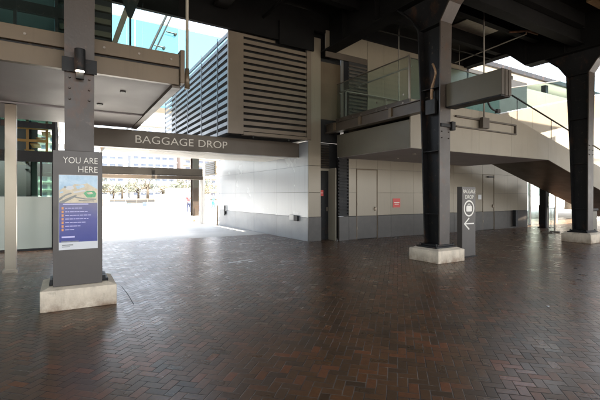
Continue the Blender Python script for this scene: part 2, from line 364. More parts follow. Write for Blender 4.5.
# ------------------------------------------------------------------ steel columns
def make_column():
    x, y0 = .18, 6.35
    t = thing('steel_column', 'charcoal steel column behind the YOU ARE HERE board, nearest the camera', 'column', (x, y0 + .25, 0), 'steel columns under the elevated road')
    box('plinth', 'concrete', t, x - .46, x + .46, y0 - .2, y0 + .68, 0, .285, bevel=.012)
    pl = MB(); xa, xb, ya, yb = x - .46, x + .46, y0 - .2, y0 + .68
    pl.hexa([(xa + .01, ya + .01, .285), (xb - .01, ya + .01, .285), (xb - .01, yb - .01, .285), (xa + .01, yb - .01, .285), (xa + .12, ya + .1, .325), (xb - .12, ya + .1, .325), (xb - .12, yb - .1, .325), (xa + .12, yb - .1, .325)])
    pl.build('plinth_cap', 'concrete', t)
    bp = MB().box(x - .36, x + .36, y0 - .06, y0 + .54, .32, .36)
    for sx in (-.3, .3):
        for sy in (0., .47): bp.cyl((x + sx, y0 + sy, .36), (x + sx, y0 + sy, .42), .025, 8)
    bp.box(x - .27, x + .27, y0 - .02, y0 + .5, .36, .4)
    bp.build('base_plate', 'darksteel', t, .004)
    def strip(name, pts, mm):
        m = MB()
        for (ya, za, wa), (yb, zb, wb) in zip(pts, pts[1:]):
            d = Vector((yb - ya, zb - za)).normalized(); n = Vector((d.y, -d.x)) * .016
            m.hexa([(x - wa, ya + n.x, za + n.y), (x + wa, ya + n.x, za + n.y), (x + wa, ya - n.x, za - n.y), (x - wa, ya - n.x, za - n.y),
                    (x - wb, yb + n.x, zb + n.y), (x + wb, yb + n.x, zb + n.y), (x + wb, yb - n.x, zb - n.y), (x - wb, yb - n.x, zb - n.y)])
        return m.build(name, mm, t)
    f = [(y0 + .016, .4, .175), (y0 + .005, 3., .183), (y0 - .03, 5.62, .195), (y0 - .28, 5.98, .2), (y0 - .8, 6.4, .2)]
    r = [(y0 + .454, .4, .175), (y0 + .53, 3., .183), (y0 + .64, 5.62, .195), (y0 + .88, 5.98, .2), (y0 + 1.34, 6.4, .2)]
    strip('front_flange', f, 'column'); strip('rear_flange', r, 'darksteel')  # rear flange and web blacker than the front: shade put into their colour
    MB().prism([(p[0], p[1]) for p in f] + [(p[0], p[1]) for p in reversed(r)], 'x', x - .012, x + .012).build('web', 'darksteel', t)
    st = MB()
    for z in (1.1, 2.6, 4.1, 5.6):
        d = .45 + .035 * z
        st.box(x - .165, x - .012, y0 + .03, y0 + d - .03, z, z + .016); st.box(x + .012, x + .165, y0 + .03, y0 + d - .03, z, z + .016)
    st.build('stiffener', 'darksteel', t)
    rv = MB()
    for z in [2.9, 3.05, 3.2, 5.0, 5.25]:
        for sx in (-.12, .12): rv.cyl((x + sx, y0 - .003 - z * .003, z), (x + sx, y0 - .022 - z * .005, z), .016, 8, .009)
    rv.build('rivet', 'column', t)
    return t
col1 = make_column()
bpy.context.view_layer.update()
col2 = copy_tree(col1); col2.location = (7.67, 6.4, 0); col2['label'] = 'charcoal steel column between the grey hanging box and the baggage drop totem'
col3 = copy_tree(col1); col3.location = (14.9, 6.4, 0); col3['label'] = 'black steel column in front of the descending stair at the right edge'

# spotlight on the first column, clamped by a dark band
t = thing('spotlight', 'dark cylinder spotlight strapped to the notice board column, lamp glowing', 'spotlight', (.18, 6.3, 3.25))
box('clamp_band', 'darksteel', t, -.035, .395, 6.285, 6.318, 3.27, 3.47, bevel=.004)
MB().cyl((.18, 6.2, 3.27), (.18, 6.2, 3.57), .068, 24).build('lamp_housing', 'darksteel', t, .004)
MB().cyl((.18, 6.2, 3.262), (.18, 6.2, 3.2685), .055, 20).build('lamp_lens', 'lamp', t)
box('bracket', 'darksteel', t, .13, .23, 6.22, 6.285, 3.17, 3.3, bevel=.004)

# clamps and conduits on the middle column
t = thing('conduit', 'tan flexible conduit looped in the recess of the middle column', 'conduit', (7.56, 6.33, 3.9))
pts = [(7.53, 6.42, 3.75), (7.53, 6.42, 4.1), (7.55, 6.36, 4.3), (7.51, 6.28, 4.45), (7.52, 6.34, 4.62), (7.55, 6.4, 4.7)]
def curve(pts, n=8):
    P = [Vector(p) for p in pts]; P = [P[0] * 2 - P[1]] + P + [P[-1] * 2 - P[-2]]; out = []
    for i in range(1, len(P) - 2):
        for k in range(n):
            q = k / n; out.append(.5 * ((2 * P[i]) + (P[i + 1] - P[i - 1]) * q + (2 * P[i - 1] - 5 * P[i] + 4 * P[i + 1] - P[i + 2]) * q * q + (3 * P[i] - P[i - 1] - 3 * P[i + 1] + P[i + 2]) * q ** 3))
    return out + [P[-2]]
MB().tube(curve(pts), .026, 10).build('hose', 'hose', t, smooth=True)
MB().tube([(7.6, 6.45, 3.7), (7.6, 6.45, 4.05), (7.57, 6.38, 4.25)], .018, 8).build('cable', 'hose', t, smooth=True)
t = thing('junction_box', 'small black junction box fixed to the middle column below the hanging box', 'junction box', (7.6, 6.35, 3.0))
box('enclosure', 'black', t, 7.5, 7.6, 6.3, 6.58, 3.5, 3.85, bevel=.006)
MB().box(7.5, 7.86, 6.10, 6.135, 3.16, 3.24).box(7.83, 7.95, 6.06, 6.3, 3.10, 3.30).build('bracket', 'darksteel', t, .004)

# ------------------------------------------------------------------ elevated road above
t = thing('elevated_road', 'black underside of the elevated road overhead with girders and cross beams', 'overpass', (5, 0, 6.4))
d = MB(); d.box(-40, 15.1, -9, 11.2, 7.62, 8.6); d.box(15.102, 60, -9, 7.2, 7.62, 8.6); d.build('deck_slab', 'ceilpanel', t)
def girder(x, y0, y1, zb, zt=7.615):
    m = MB(); m.box(x - .02, x + .02, y0, y1, zb + .04, zt); m.box(x - .24, x + .24, y0, y1, zb, zb + .04)
    for k in range(int((y1 - y0) / 1.5)):
        yy = y0 + .75 + k * 1.5; m.box(x - .2, x + .2, yy, yy + .02, zb + .04, zt)
    return m.build('girder', 'ceiling', t)
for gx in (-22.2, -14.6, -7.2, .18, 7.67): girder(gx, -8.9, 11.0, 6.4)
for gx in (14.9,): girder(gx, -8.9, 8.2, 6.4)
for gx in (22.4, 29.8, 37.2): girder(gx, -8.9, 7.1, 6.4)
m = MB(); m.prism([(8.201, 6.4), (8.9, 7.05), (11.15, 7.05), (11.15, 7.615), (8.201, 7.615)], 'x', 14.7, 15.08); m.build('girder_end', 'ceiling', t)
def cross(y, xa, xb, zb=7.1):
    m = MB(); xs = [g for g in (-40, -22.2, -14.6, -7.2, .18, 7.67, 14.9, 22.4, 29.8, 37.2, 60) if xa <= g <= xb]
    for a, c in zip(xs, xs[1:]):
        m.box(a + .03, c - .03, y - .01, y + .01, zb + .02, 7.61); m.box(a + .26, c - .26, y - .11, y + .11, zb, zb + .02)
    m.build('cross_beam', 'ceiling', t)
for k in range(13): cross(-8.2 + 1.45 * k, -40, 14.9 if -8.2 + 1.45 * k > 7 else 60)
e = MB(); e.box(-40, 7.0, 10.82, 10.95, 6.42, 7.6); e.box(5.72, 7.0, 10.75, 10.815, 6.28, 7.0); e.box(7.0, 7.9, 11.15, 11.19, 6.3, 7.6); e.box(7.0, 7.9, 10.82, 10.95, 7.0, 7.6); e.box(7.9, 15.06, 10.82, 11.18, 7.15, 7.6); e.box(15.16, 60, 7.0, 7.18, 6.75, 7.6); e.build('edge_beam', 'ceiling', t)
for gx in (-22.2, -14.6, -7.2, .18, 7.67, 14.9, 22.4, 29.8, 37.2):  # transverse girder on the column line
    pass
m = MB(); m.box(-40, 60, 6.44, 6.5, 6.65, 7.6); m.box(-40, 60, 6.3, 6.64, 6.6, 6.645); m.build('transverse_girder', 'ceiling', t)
# plates added between the beams to stand in for lit deck patches
for (xa, xb, ya, yb) in ((9.2, 11.4, 8.0, 9.9), (10.6, 12.6, 3.4, 4.8), (11.8, 13.6, 7.9, 9.7)):
    box('lit_patch_plate', 'galv' if xa > 10 else 'ceilpanel', t, xa, xb, ya, yb, 7.58, 7.614)

# pipes and services under the deck
t = thing('cable_tray', 'dark cable tray with bundled cables hung under the deck', 'cable tray', (4, 4, 6.9))
m = MB(); m.box(3.6, 3.62, -6, 10.7, 6.9, 6.98); m.box(3.98, 4.0, -6, 10.7, 6.9, 6.98); m.box(3.62, 3.98, -6, 10.7, 6.9, 6.91); m.build('tray', 'ceilpanel', t)
for k in range(4): MB().tube([(3.68 + .07 * k, -6, 6.94), (3.7 + .07 * k, 2, 6.945), (3.67 + .07 * k, 10.6, 6.94)], .022, 6).build('cable', 'black', t)
t = thing('conduit_run', 'pair of thin grey conduits crossing under the black deck overhead', 'conduit', (9, 5, 7))
for k in range(2): MB().tube([(8.0, 4.2 + .12 * k, 7.0), (14.6, 4.2 + .12 * k, 7.0)], .018, 8).build('conduit', 'galv', t)
t = thing('light_fitting', 'dark unlit batten light fitting under the deck right of the middle column', 'light fitting', (11, 5.6, 7))
box('body', 'greypanel', t, 10.2, 11.5, 5.4, 5.52, 6.95, 7.03); box('diffuser', 'paper', t, 10.24, 11.46, 5.42, 5.5, 6.92, 6.949)
for xx in (10.4, 11.3): MB().cyl((xx, 5.46, 7.03), (xx, 5.46, 7.62), .008, 6).build('drop_rod', 'galv', t)
t = thing('sprinkler_pipe', 'thin rusty sprinkler pipe with a branch hung under the black deck', 'pipe', (13.4, 8, 7))
MB().tube([(13.6, 10.4, 6.95), (13.45, 8.6, 6.98), (13.35, 7.4, 7.0)], .022, 8).build('main_pipe', 'galv', t)
MB().tube([(13.35, 7.4, 7.0), (13.1, 7.25, 7.0), (13.6, 6.95, 7.02), (13.7, 6.8, 7.05)], .03, 8).build('branch_pipe', 'rust', t)
MB().tube([(12.7, 7.6, 7.0), (13.1, 7.25, 7.0), (13.5, 7.1, 6.92)], .035, 8).build('branch_pipe', 'rust', t)
MB().tube([(13.6, 10.2, 6.6), (13.6, 10.2, 7.6)], .015, 6).build('drop_rod', 'galv', t)
t = tag(MB().box(13.3, 14.2, 4.9, 5.6, 7.3, 7.36).box(13.35, 13.4, 5.1, 5.14, 7.36, 7.62).box(14.1, 14.15, 5.4, 5.44, 7.36, 7.62).build('ceiling_board', 'ply'), 'tan plywood board hung under the dark deck at top right', 'board')
t = thing('sprinkler_pipe', 'straight thin dark pipe run under the deck beside the middle column', 'pipe', (10, 7, 7))
MB().tube([(8.3, 9.6, 6.9), (12.0, 9.4, 6.9), (14.4, 9.3, 6.9)], .022, 8).build('main_pipe', 'ceilpanel', t)
MB().tube([(5.2, -6, 7.0), (5.2, 10.9, 7.0)], .05, 8).build('main_pipe', 'ceiling', t)

# ------------------------------------------------------------------ terminal building
T = thing('terminal_building', 'terminal building with pale metal panel walls, dark stone plinth and doors', 'building', (10, 12, 0))
def panels(name, mt, plane, coord, us, zs, holes=(), th=.02, out=-1, gap=.003):
    """cladding sheets split by open joints; plane 'y' = facing -Y at y=coord, 'x' = facing -X at x=coord"""
    m = MB()
    for a, c in zip(us, us[1:]):
        for z0, z1 in zip(zs, zs[1:]):
            hit = False
            for (h0, h1, g0, g1) in holes:
                if a < h1 - .01 and c > h0 + .01 and z0 < g1 - .01 and z1 > g0 + .01: hit = True
            if hit: continue
            p0, p1 = coord, coord + th
            if plane == 'y': m.box(a + gap, c - gap, p0, p1, z0 + gap, z1 - gap)
            else: m.box(p0, p1, a + gap, c - gap, z0 + gap, z1 - gap)
    return m.build(name, mt, T, .002)
# structural cores behind the cladding (set back 20 mm)
core = MB(); core.box(7.025, 7.49, 11.13, 20.0, 0, 3.38); core.build('wall_core', 'joint', T)
core = MB(); core.box(8.47, 19.6, 10.825, 11.1, 0, 7.1); core.build('wall_core', 'joint', T)
box('wall_core', 'joint', T, 7.5, 8.46, 11.42, 11.6, 0, 3.4)
box('roof_body', 'beige', T, 8.5, 40, 11.12, 24, 3.8, 7.0)
# passage wall
yA = [11.13, 13.4, 15.5, 17.6, 19.98]
panels('passage_cladding', 'panelA', 'x', 7.0, yA, [.80, 1.66, 2.56, 3.38])
panels('passage_skirting', 'skirtA', 'x', 6.996, yA, [0.0, .797])
# pilaster
box('pilaster', 'panel', T, 7.0, 7.49, 11.09, 11.125, .83, 1.645, bevel=.003)
box('pilaster', 'panel', T, 7.0, 7.49, 11.09, 11.125, 1.655, 2.555, bevel=.003)
box('pilaster', 'panel', T, 7.0, 7.49, 11.09, 11.125, 2.565, 6.9, bevel=.003)
box('pilaster_base', 'stone', T, 6.99, 7.5, 11.08, 11.125, 0, .82, bevel=.003)
# recessed dark door with louvred overpanel
d = box('door', 'darksteel', T, 7.55, 8.0, 11.37, 11.41, 0, 2.42)
MB().box(7.9, 7.96, 11.34, 11.37, 1.0, 1.14).build('handle', 'steel', d)
box('door_frame', 'beige', T, 7.5, 8.02, 11.33, 11.41, 2.42, 2.5)
box('door_jamb', 'beige', T, 8.0, 8.05, 10.95, 11.4, 0, 2.5)
lv = MB(); z = 2.54
while z < 3.34: lv.hexa([(7.5, 11.33, z), (8.02, 11.33, z), (8.02, 11.40, z + .05), (7.5, 11.40, z + .05), (7.5, 11.33, z + .012), (8.02, 11.33, z + .012), (8.02, 11.40, z + .062), (7.5, 11.40, z + .062)]); z += .085
lv.build('louvre_panel', 'bronzedark', T)
# dark louvred strip beside it
lv = MB(); z = .84; lv.box(8.06, 8.46, 10.86, 10.9, .83, 2.84)
while z < 2.8: lv.box(8.06, 8.46, 10.80, 10.855, z, z + .045); z += .11
lv.build('louvre_panel', 'darksteel', T)
box('strip_base', 'stone', T, 8.055, 8.465, 10.79, 10.88, 0, .825)
# front wall, ground storey
xB = [8.47, 8.80, 9.80, 10.45, 11.65, 12.85, 14.05, 15.25, 16.0, 16.88, 17.9, 18.75, 19.6]
holes = [(8.8, 9.8, 0, 2.5), (16.0, 16.88, 0, 2.5)]
panels('front_cladding', 'panel', 'y', 10.8, xB, [.83, 1.65, 2.5, 3.35, 4.2], holes)
panels('stone_plinth', 'stone', 'y', 10.785, [8.47, 8.8], [0, .82], th=.035)
panels('stone_plinth', 'stone', 'y', 10.785, [9.8, 10.45, 11.65, 12.85, 14.05, 15.25, 16.0], [0, .82], th=.035)
panels('stone_plinth', 'stone', 'y', 10.785, [16.88, 17.9, 18.75, 19.6], [0, .82], th=.035)
for (a, c) in ((8.8, 9.8), (16.0, 16.88)):
    d = box('door', 'panel', T, a + .045, c - .045, 10.806, 10.84, .825, 2.46, bevel=.003)
    box('kick_panel', 'stone', d, a + .045, c - .045, 10.804, 10.84, .02, .818, bevel=.002)
    h = MB().box(c - .15, c - .11, 10.75, 10.804, 1.0, 1.14); h.box(c - .2, c - .09, 10.752, 10.768, 1.05, 1.075); h.build('handle', 'steel', d)
    for hz in (.35, 1.2, 2.1): MB().cyl((a + .055, 10.795, hz), (a + .055, 10.795, hz + .1), .011, 8).build('hinge', 'steel', d)
    if a > 12: MB().box(a + .35, c - .1, 10.74, 10.8, 2.36, 2.42).build('closer', 'darksteel', d)
    MB().box(a + .012, a + .04, 10.795, 10.83, 0, 2.495).box(c - .04, c - .012, 10.795, 10.83, 0, 2.495).box(a + .041, c - .041, 10.795, 10.83, 2.462, 2.495).build('door_frame', 'bronze', T)
# upper storey wall
panels('upper_cladding', 'panel', 'y', 10.8, [9.32, 10.1, 11.3, 12.5, 13.7, 14.9], [4.2, 7.1])
core = MB(); core.box(7.5, 8.47, 11.3, 11.35, 3.4, 6.9); core.build('wall_core', 'joint', T)
box('upper_lintel', 'bronzedark', T, 7.505, 9.31, 10.8, 10.86, 6.22, 6.42)
box('upper_cladding', 'panel', T, 7.505, 9.31, 10.8, 10.86, 6.43, 7.1)
box('upper_doorway', 'bronze', T, 7.52, 8.46, 11.26, 11.3, 4.2, 6.2)
lv = MB(); z = 4.25
while z < 6.15: lv.box(8.48, 9.28, 10.79, 10.822, z, z + .06); z += .12
lv.build('louvre_panel', 'bronzedark', T)
# upper roof canopy beyond
box('roof_canopy', 'darksteel', T, 17, 48, 13.6, 13.8, 9.0, 9.25); box('roof_canopy', 'white', T, 17, 48, 13.82, 20, 8.95, 9.1)
box('parapet_band', 'white', T, 16, 48, 14.6, 14.8, 7.3, 8.3)
for px in (23.5, 27.6, 33): box('canopy_post', 'darksteel', T, px, px + .3, 14.0, 14.3, 7.0, 8.95)

# wall-mounted things
t = thing('notice_sign', 'small red notice on the pale panel wall right of the door', 'sign', (10.3, 10.78, 1.1))
box('sign_panel', 'red', t, 10.55, 10.92, 10.785, 10.797, 1.1, 1.44)
MB().box(10.6, 10.87, 10.780, 10.7835, 1.27, 1.3).box(10.63, 10.84, 10.780, 10.7835, 1.21, 1.235).build('printed_line', 'letter', t)
t = thing('notice_sign', 'small red notice on the narrow dark door in the recess', 'sign', (7.7, 11.36, 1.6))
box('sign_panel', 'red', t, 7.56, 7.78, 11.355, 11.367, 1.53, 1.74)
MB().box(7.59, 7.75, 11.350, 11.3535, 1.63, 1.65).build('printed_line', 'letter', t)
tag(box('door_placard', 'paper', None, 15.68, 15.9, 10.786, 10.797, 1.38, 1.58, bevel=.003), 'small square white placard on the wall beside the far door', 'sign')
t = thing('socket_box', 'small pale socket box with black cover low on the passage wall', 'socket box', (6.98, 12, .6))
box('housing', 'paper', t, 6.93, 6.99, 11.98, 12.3, .68, .86, bevel=.006)
box('cover', 'black', t, 6.92, 6.99, 11.72, 11.96, .66, .85, bevel=.008)
t = tag(box('wall_intercom', 'black', None, 18.3, 18.46, 10.62, 10.78, .08, .85, bevel=.01), 'slim black post box against the dark stone base of the far wall', 'post box')

# ------------------------------------------------------------------ louvred plant enclosure over the passage
t = thing('plant_enclosure', 'big taupe louvred enclosure over the passage with blades on two sides', 'louvred enclosure', (5.8, 14, 3.4))
box('inner_lining', 'joint', t, 4.4, 6.9, 11.26, 19.3, 3.42, 6.4)
box('front_backing', 'joint', t, 4.3, 7.04, 11.19, 11.25, 3.4, 6.95)
lv = MB(); z = 3.5
def blade(x1, z): lv.hexa([(4.62, 11.0, z), (x1, 11.0, z), (x1, 11.14, z + .07), (4.62, 11.14, z + .07), (4.62, 11.0, z + .115), (x1, 11.0, z + .115), (x1, 11.14, z + .135), (4.62, 11.14, z + .135)])
while z < 6.34: blade(6.862, z); z += .19
blade(5.70, z)
lv.build('front_louvre', 'louvre', t)
f = MB(); f.box(4.13, 4.615, 10.98, 11.05, 3.4, 6.6); f.box(6.87, 7.04, 10.98, 11.08, 3.4, 6.48); f.box(4.62, 6.865, 10.985, 11.16, 3.38, 3.48); f.build('frame', 'louvre', t, .004)
lv = MB(); z = 3.42
while z < 6.4:
    lv.hexa([(4.13, 11.06, z), (4.27, 11.06, z + .1), (4.27, 19.4, z + .1), (4.13, 19.4, z), (4.13, 11.06, z + .11), (4.27, 11.06, z + .13), (4.27, 19.4, z + .13), (4.13, 19.4, z + .11)]); z += .22
lv.build('side_louvre', 'louvre2', t)
for yy in (11.9, 13.6, 15.4, 17.3, 19.34): box('louvre_mullion', 'louvre2', t, 4.115, 4.13, yy, yy + .05, 3.42, 6.48)
for xx in (4.95, 6.2): MB().cyl((xx, 11.02, 3.3), (xx, 11.02, 3.38), .03, 8).build('fixing', 'darksteel', t)

# baggage drop beam
t = thing('baggage_sign', 'long bronze beam sign reading BAGGAGE DROP across the passage', 'sign', (3, 11.8, 2.87))
box('sign_beam', 'bronzedark', t, .15, 6.99, 11.7, 11.95, 2.87, 3.37, bevel=.006)
text('BAGGAGE', .225, (1.66, 11.695, 3.02), 'letter', t, width=1.62, light=-.006)
text('DROP', .225, (3.43, 11.695, 3.02), 'letter', t, width=.91, light=-.006)

# passage canopy
t = thing('passage_canopy', 'white flat canopy ceiling over the bright passage behind the sign beam', 'canopy', (3, 14, 2.9))
cn = MB()
for xa, xb in ((1.0, 3.98), (3.99, 6.98)):
    for ya, yb in ((11.96, 13.2), (13.21, 14.4)): cn.box(xa, xb, ya, yb, 2.92, 2.98)
cn.build('ceiling_panel', 'white', t)
for yy in (11.98, 14.26): box('support_beam', 'bronzedark', t, 1.0, 6.98, yy, yy + .12, 2.98, 3.2)
# header beam, jamb post at the passage's far end
t = thing('door_header', 'long grey and brown roller door header at the far end of the passage', 'door header', (3, 21, 2.4))
box('header_box', 'ceilpanel', t, -4, 6.42, 20.95, 21.2, 2.60, 2.98, bevel=.01)
box('guide_rail', 'bronzedark', t, -4, 6.42, 20.92, 21.15, 2.40, 2.585, bevel=.004)
box('jamb_post', 'white', t, 6.43, 6.55, 20.95, 21.1, 0, 3.3)
box('jamb_post', 'white', t, 6.3, 6.42, 20.99, 21.1, 0, 2.39)
t = thing('vent_grille', 'pale slatted vent grille under the eaves at the passage end', 'vent grille', (6.9, 21.2, 2.7))
lv = MB(); z = 2.75
while z < 3.35: lv.box(6.86, 6.9, 20.4, 22.3, z, z + .06); z += .11
lv.build('slat', 'louvre2', t); box('frame', 'greypanel', t, 6.9, 6.98, 20.3, 22.4, 2.66, 3.4)
t = thing('bollard', 'slim steel bollard at the far end of the pale passage wall', 'bollard', (6.85, 19.6, 0))
MB().cyl((6.75, 19.5, 0), (6.75, 19.5, 1.05), .045, 14).build('post', 'steel', t, smooth=False)
MB().cyl((6.75, 19.5, 0), (6.75, 19.5, .02), .08, 14).build('base_flange', 'steel', t)
t = thing('stub_post', 'short dark stub handle mounted on the pale passage wall end', 'wall bracket', (6.97, 18.6, .7))
MB().cyl((6.93, 18.9, .55), (6.93, 18.9, 1.05), .03, 10).build('bar', 'darksteel', t)
box('plate', 'darksteel', t, 6.94, 6.993, 18.84, 18.96, .6, .75)

# ------------------------------------------------------------------ left footbridge
t = thing('footbridge', 'bronze faced footbridge crossing left behind the notice board column', 'footbridge', (-2, 8, 3.4))
sf = MB()
for xa, xb in ((-9, -5.5), (-5.49, -2.2), (-2.19, .1), (.11, 1.55)):
    sf.box(xa, xb, 6.85, 9.68, 3.43, 3.5); sf.box(xa, xb, 9.7, 11.6, 3.40, 3.5)
sf.build('soffit', 'soffit', t)
box('deck_slab', 'bronzedark', t, -9, 1.66, 6.83, 11.6, 3.502, 3.72)
box('edge_trim', 'bronzedark', t, 1.56, 1.7, 6.8, 11.6, 3.38, 3.50)
for xa, xb in ((-9, -4.1), (-4.09, -1.55), (-1.54, .17), (.18, 1.66)):
    box('fascia_panel', 'bronze', t, xa, xb, 6.73, 6.82, 3.42, 3.685, bevel=.004)
for xa, xb in ((-9, -3.4), (-3.39, -1.05), (-1.04, .36), (.37, 1.66)):
    box('upper_fascia', 'bronze', t, xa, xb, 6.70, 6.80, 3.72, 3.93, bevel=.004)
box('shadow_gap', 'darksteel', t, -9, 1.66, 6.76, 6.8, 3.687, 3.718)
for k in range(14):
    xx = 1.52 - .5 * k
    MB().cyl((xx, 6.685, 3.82), (xx, 6.71, 3.82), .018, 10).build('stud', 'steel', t)
MB().cyl((.62, 9.0, 3.41), (.62, 9.0, 3.43), .06, 16).build('downlight', 'darksteel', t)
MB().cyl((.9, 7.7, 3.41), (.9, 7.7, 3.43), .05, 16).build('downlight', 'darksteel', t)
box('end_bracket', 'bronze', t, 1.665, 1.74, 6.66, 6.86, 3.44, 4.0, bevel=.01)

t = thing('hanger_rod', 'beige round hanger rod at the free corner of the footbridge', 'hanger rod', (1.78, 6.7, 3.4))
MB().cyl((1.78, 6.68, 3.42), (1.78, 6.68, 7.6), .026, 12).build('rod', 'beige', t, smooth=True)
MB().cyl((1.78, 6.68, 3.36), (1.78, 6.68, 3.7), .045, 12, .035).build('sleeve', 'bronze', t, smooth=True)
t = thing('hanger_rod', 'thin black rod below a black tapered plate above the footbridge', 'hanger rod', (.93, 6.9, 3.9))
MB().prism([(.78, 7.6), (.78, 4.85), (.9, 4.5), (.96, 4.5), (1.08, 4.85), (1.08, 7.6)], 'y', 6.98, 7.02).build('gusset_plate', 'darksteel', t)
MB().cyl((.93, 7.0, 3.72), (.93, 7.0, 4.55), .017, 10).build('rod', 'darksteel', t)

# glazing on the footbridge, left of the column
t = thing('bridge_glazing', 'dark framed teal glazing standing on the left footbridge', 'glazed screen', (-2.5, 7.4, 3.9))
fr = MB()
for xx in (-6, -4.2, -2.9, -2.05, -1.35, -.75, -.15): fr.box(xx, xx + .05, 8.2, 8.3, 3.72, 6.9)
for zz in (4.72, 5.05, 6.2): fr.box(-6, .2, 8.21, 8.29, zz, zz + .18)
fr.build('frame', 'darksteel', t)
box('glass_pane', 'teal', t, -6, .2, 8.24, 8.26, 3.73, 6.9)
box('back_wall', 'winglass', t, -7, -.2, 10.9, 11.0, 3.73, 6.4)
bl = MB(); z = 4.4
while z < 6.4: bl.box(-.1, .95, 10.3, 10.4, z, z + .12); z += .3
bl.build('blind', 'greypanel', t); box('blind_backing', 'black', t, -.15, .98, 10.42, 10.46, 3.73, 6.5)
m = MB(); m.hexa([(.93, 10.28, 5.1), (1.05, 10.28, 5.1), (1.05, 10.42, 5.1), (.93, 10.42, 5.1), (1.36, 10.28, 6.5), (1.50, 10.28, 6.5), (1.50, 10.42, 6.5), (1.36, 10.42, 6.5)])
m.build('raking_strut', 'beige', t)
# glass balustrade on the bridge edge
t = thing('glass_balustrade', 'clear glass balustrade on the upper edge of the left footbridge', 'balustrade', (-1, 6.78, 3.93))
for xa, xb in ((-5.5, -3.4), (-3.39, -1.05), (-1.04, .02)): box('glass_pane', 'glass', t, xa, xb, 6.755, 6.77, 3.931, 5.0)
for xa, xb in ((.4, 1.08), (1.09, 1.66)): box('glass_pane', 'glass', t, xa, xb, 6.755, 6.77, 3.931, 5.0)

# cyan glass screen standing above the far end of the passage
t = thing('glass_screen', 'tall cyan glass screen high above the far end of the passage', 'glass screen', (3, 21.6, 4.2))
for xa, xb in ((-3, .1), (.12, 2.7), (2.72, 5.3), (5.32, 7.9), (7.92, 10.5)): box('glass_pane', 'cyan', t, xa, xb, 21.6, 21.62, 6.2, 10.6)
box('top_rail', 'steel', t, -3, 10.5, 21.57, 21.65, 10.61, 10.67); box('bottom_beam', 'greypanel', t, -3, 10.5, 21.5, 21.72, 5.9, 6.19)
for xx in (-2.9, 10.3): box('post', 'steel', t, xx, xx + .12, 21.55, 21.67, 0, 5.9)
MB().tube([(3.5, 21.4, 8.4), (4.75, 21.4, 11.4)], .06, 8).build('brace', 'darksteel', t)
MB().tube([(3.75, 21.4, 8.4), (5.0, 21.4, 11.4)], .035, 8).build('brace', 'darksteel', t)
box('mullion', 'paper', t, 3.05, 3.1, 21.5, 21.58, 6.2, 10.6)
for (xx, zz) in ((5.1, 10.2), (4.5, 9.35)):
    MB().cyl((xx, 21.38, zz), (xx, 21.6, zz), .07, 10).tube([(xx - .5, 21.4, zz + .03), (xx + .02, 21.4, zz)], .035, 6).build('spider_fitting', 'darksteel', t)

# ------------------------------------------------------------------ you are here board
t = thing('notice_board', 'tall graphite board headed YOU ARE HERE with a blue map poster', 'notice board', (.16, 6.2, .33))
box('board', 'signgrey', t, -.135, .455, 6.17, 6.225, .325, 2.16, bevel=.004)
text('YOU ARE', .088, (.40, 6.164, 1.99), 'letter', t, align='RIGHT', name='heading', light=-.008, width=.415)
text('HERE', .088, (.40, 6.164, 1.868), 'letter', t, align='RIGHT', name='heading', light=-.008, width=.235)
p = box('poster', 'paper', t, -.068, .398, 6.162, 6.169, .815, 1.83)
X0, Z1, W, H = -.068, 1.83, .466, 1.015
def pr(mb, a, c, e, f, k=1): mb.box(X0 + a * W, X0 + c * W, 6.1615 - .001 * k, 6.162, Z1 - f * H, Z1 - e * H); return mb
pr(MB(), .01, .99, .005, .375).build('sky_print', 'skyp', p)
def poly(pts, name, m, k):
    MB().prism([(X0 + a * W, Z1 - e * H) for a, e in pts], 'y', 6.1615 - .001 * k, 6.1612).build(name, m, p)
poly([(.01, .21), (.12, .17), (.25, .18), (.4, .12), (.55, .13), (.72, .11), (.99, .19), (.99, .375), (.01, .375)], 'land_print', 'landp', 2)
poly([(.01, .31), (.16, .26), (.3, .235), (.33, .25), (.18, .28), (.01, .345)], 'road_print', 'roadp', 3)
poly([(.01, .36), (.2, .315), (.42, .265), (.46, .28), (.3, .33), (.12, .374), (.01, .374)], 'road_print', 'roadp', 3)
poly([(.17, .165), (.24, .145), (.36, .15), (.38, .185), (.3, .2), (.18, .195)], 'terminal_print', 'paper', 3)
poly([(.42, .15), (.62, .13), (.66, .16), (.46, .19)], 'terminal_print', 'skyp', 3)
poly([(.36, .225), (.66, .2), (.68, .215), (.38, .245)], 'terminal_print', 'paper', 3)
poly([(.12, .16), (.16, .15), (.2, .165), (.15, .18)], 'bullet_print', 'roadp', 4)
poly([(.62, .245), (.7, .215), (.9, .21), (.96, .25), (.93, .3), (.72, .305)], 'park_print', 'greenp', 3)
poly([(.7, .235), (.84, .228), (.88, .25), (.74, .262)], 'park_print', 'landp', 4)
poly([(.4, .29), (.68, .315), (.96, .32), (.95, .335), (.66, .33), (.38, .303)], 'road_print', 'roadp', 4)
poly([(.5, .34), (.9, .345), (.9, .357), (.5, .352)], 'road_print', 'roadp', 4)
poly([(.02, .23), (.1, .22), (.12, .235), (.03, .25)], 'terminal_print', 'skyp', 4)
pr(MB(), .01, .99, .376, .90).build('blue_print', 'bluep', p)
m = MB()
for k in range(7): pr(m, .07, .12, .43 + .048 * k, .462 + .048 * k, 2)
m.build('bullet', 'orangep', p)
m = MB()
rw = random.Random(3)
for k, wd in enumerate((.5, .78, .86, .8, .62, .5, .3)):
    xx = .16
    while xx < .12 + wd * .8:
        q = rw.uniform(.04, .11); pr(m, xx, xx + q, .441 + .048 * k, .450 + .048 * k, 2); xx += q + .015
pr(m, .07, .4, .82, .84, 2); pr(m, .1, .75, .385, .40, 2); m.build('printed_line', 'bluetext', p)
m = MB(); pr(m, .06, .5, .885, .897, 3); pr(m, .08, .36, .93, .945, 1); pr(m, .08, .28, .955, .965, 1); m.build('printed_line', 'roadp', p)
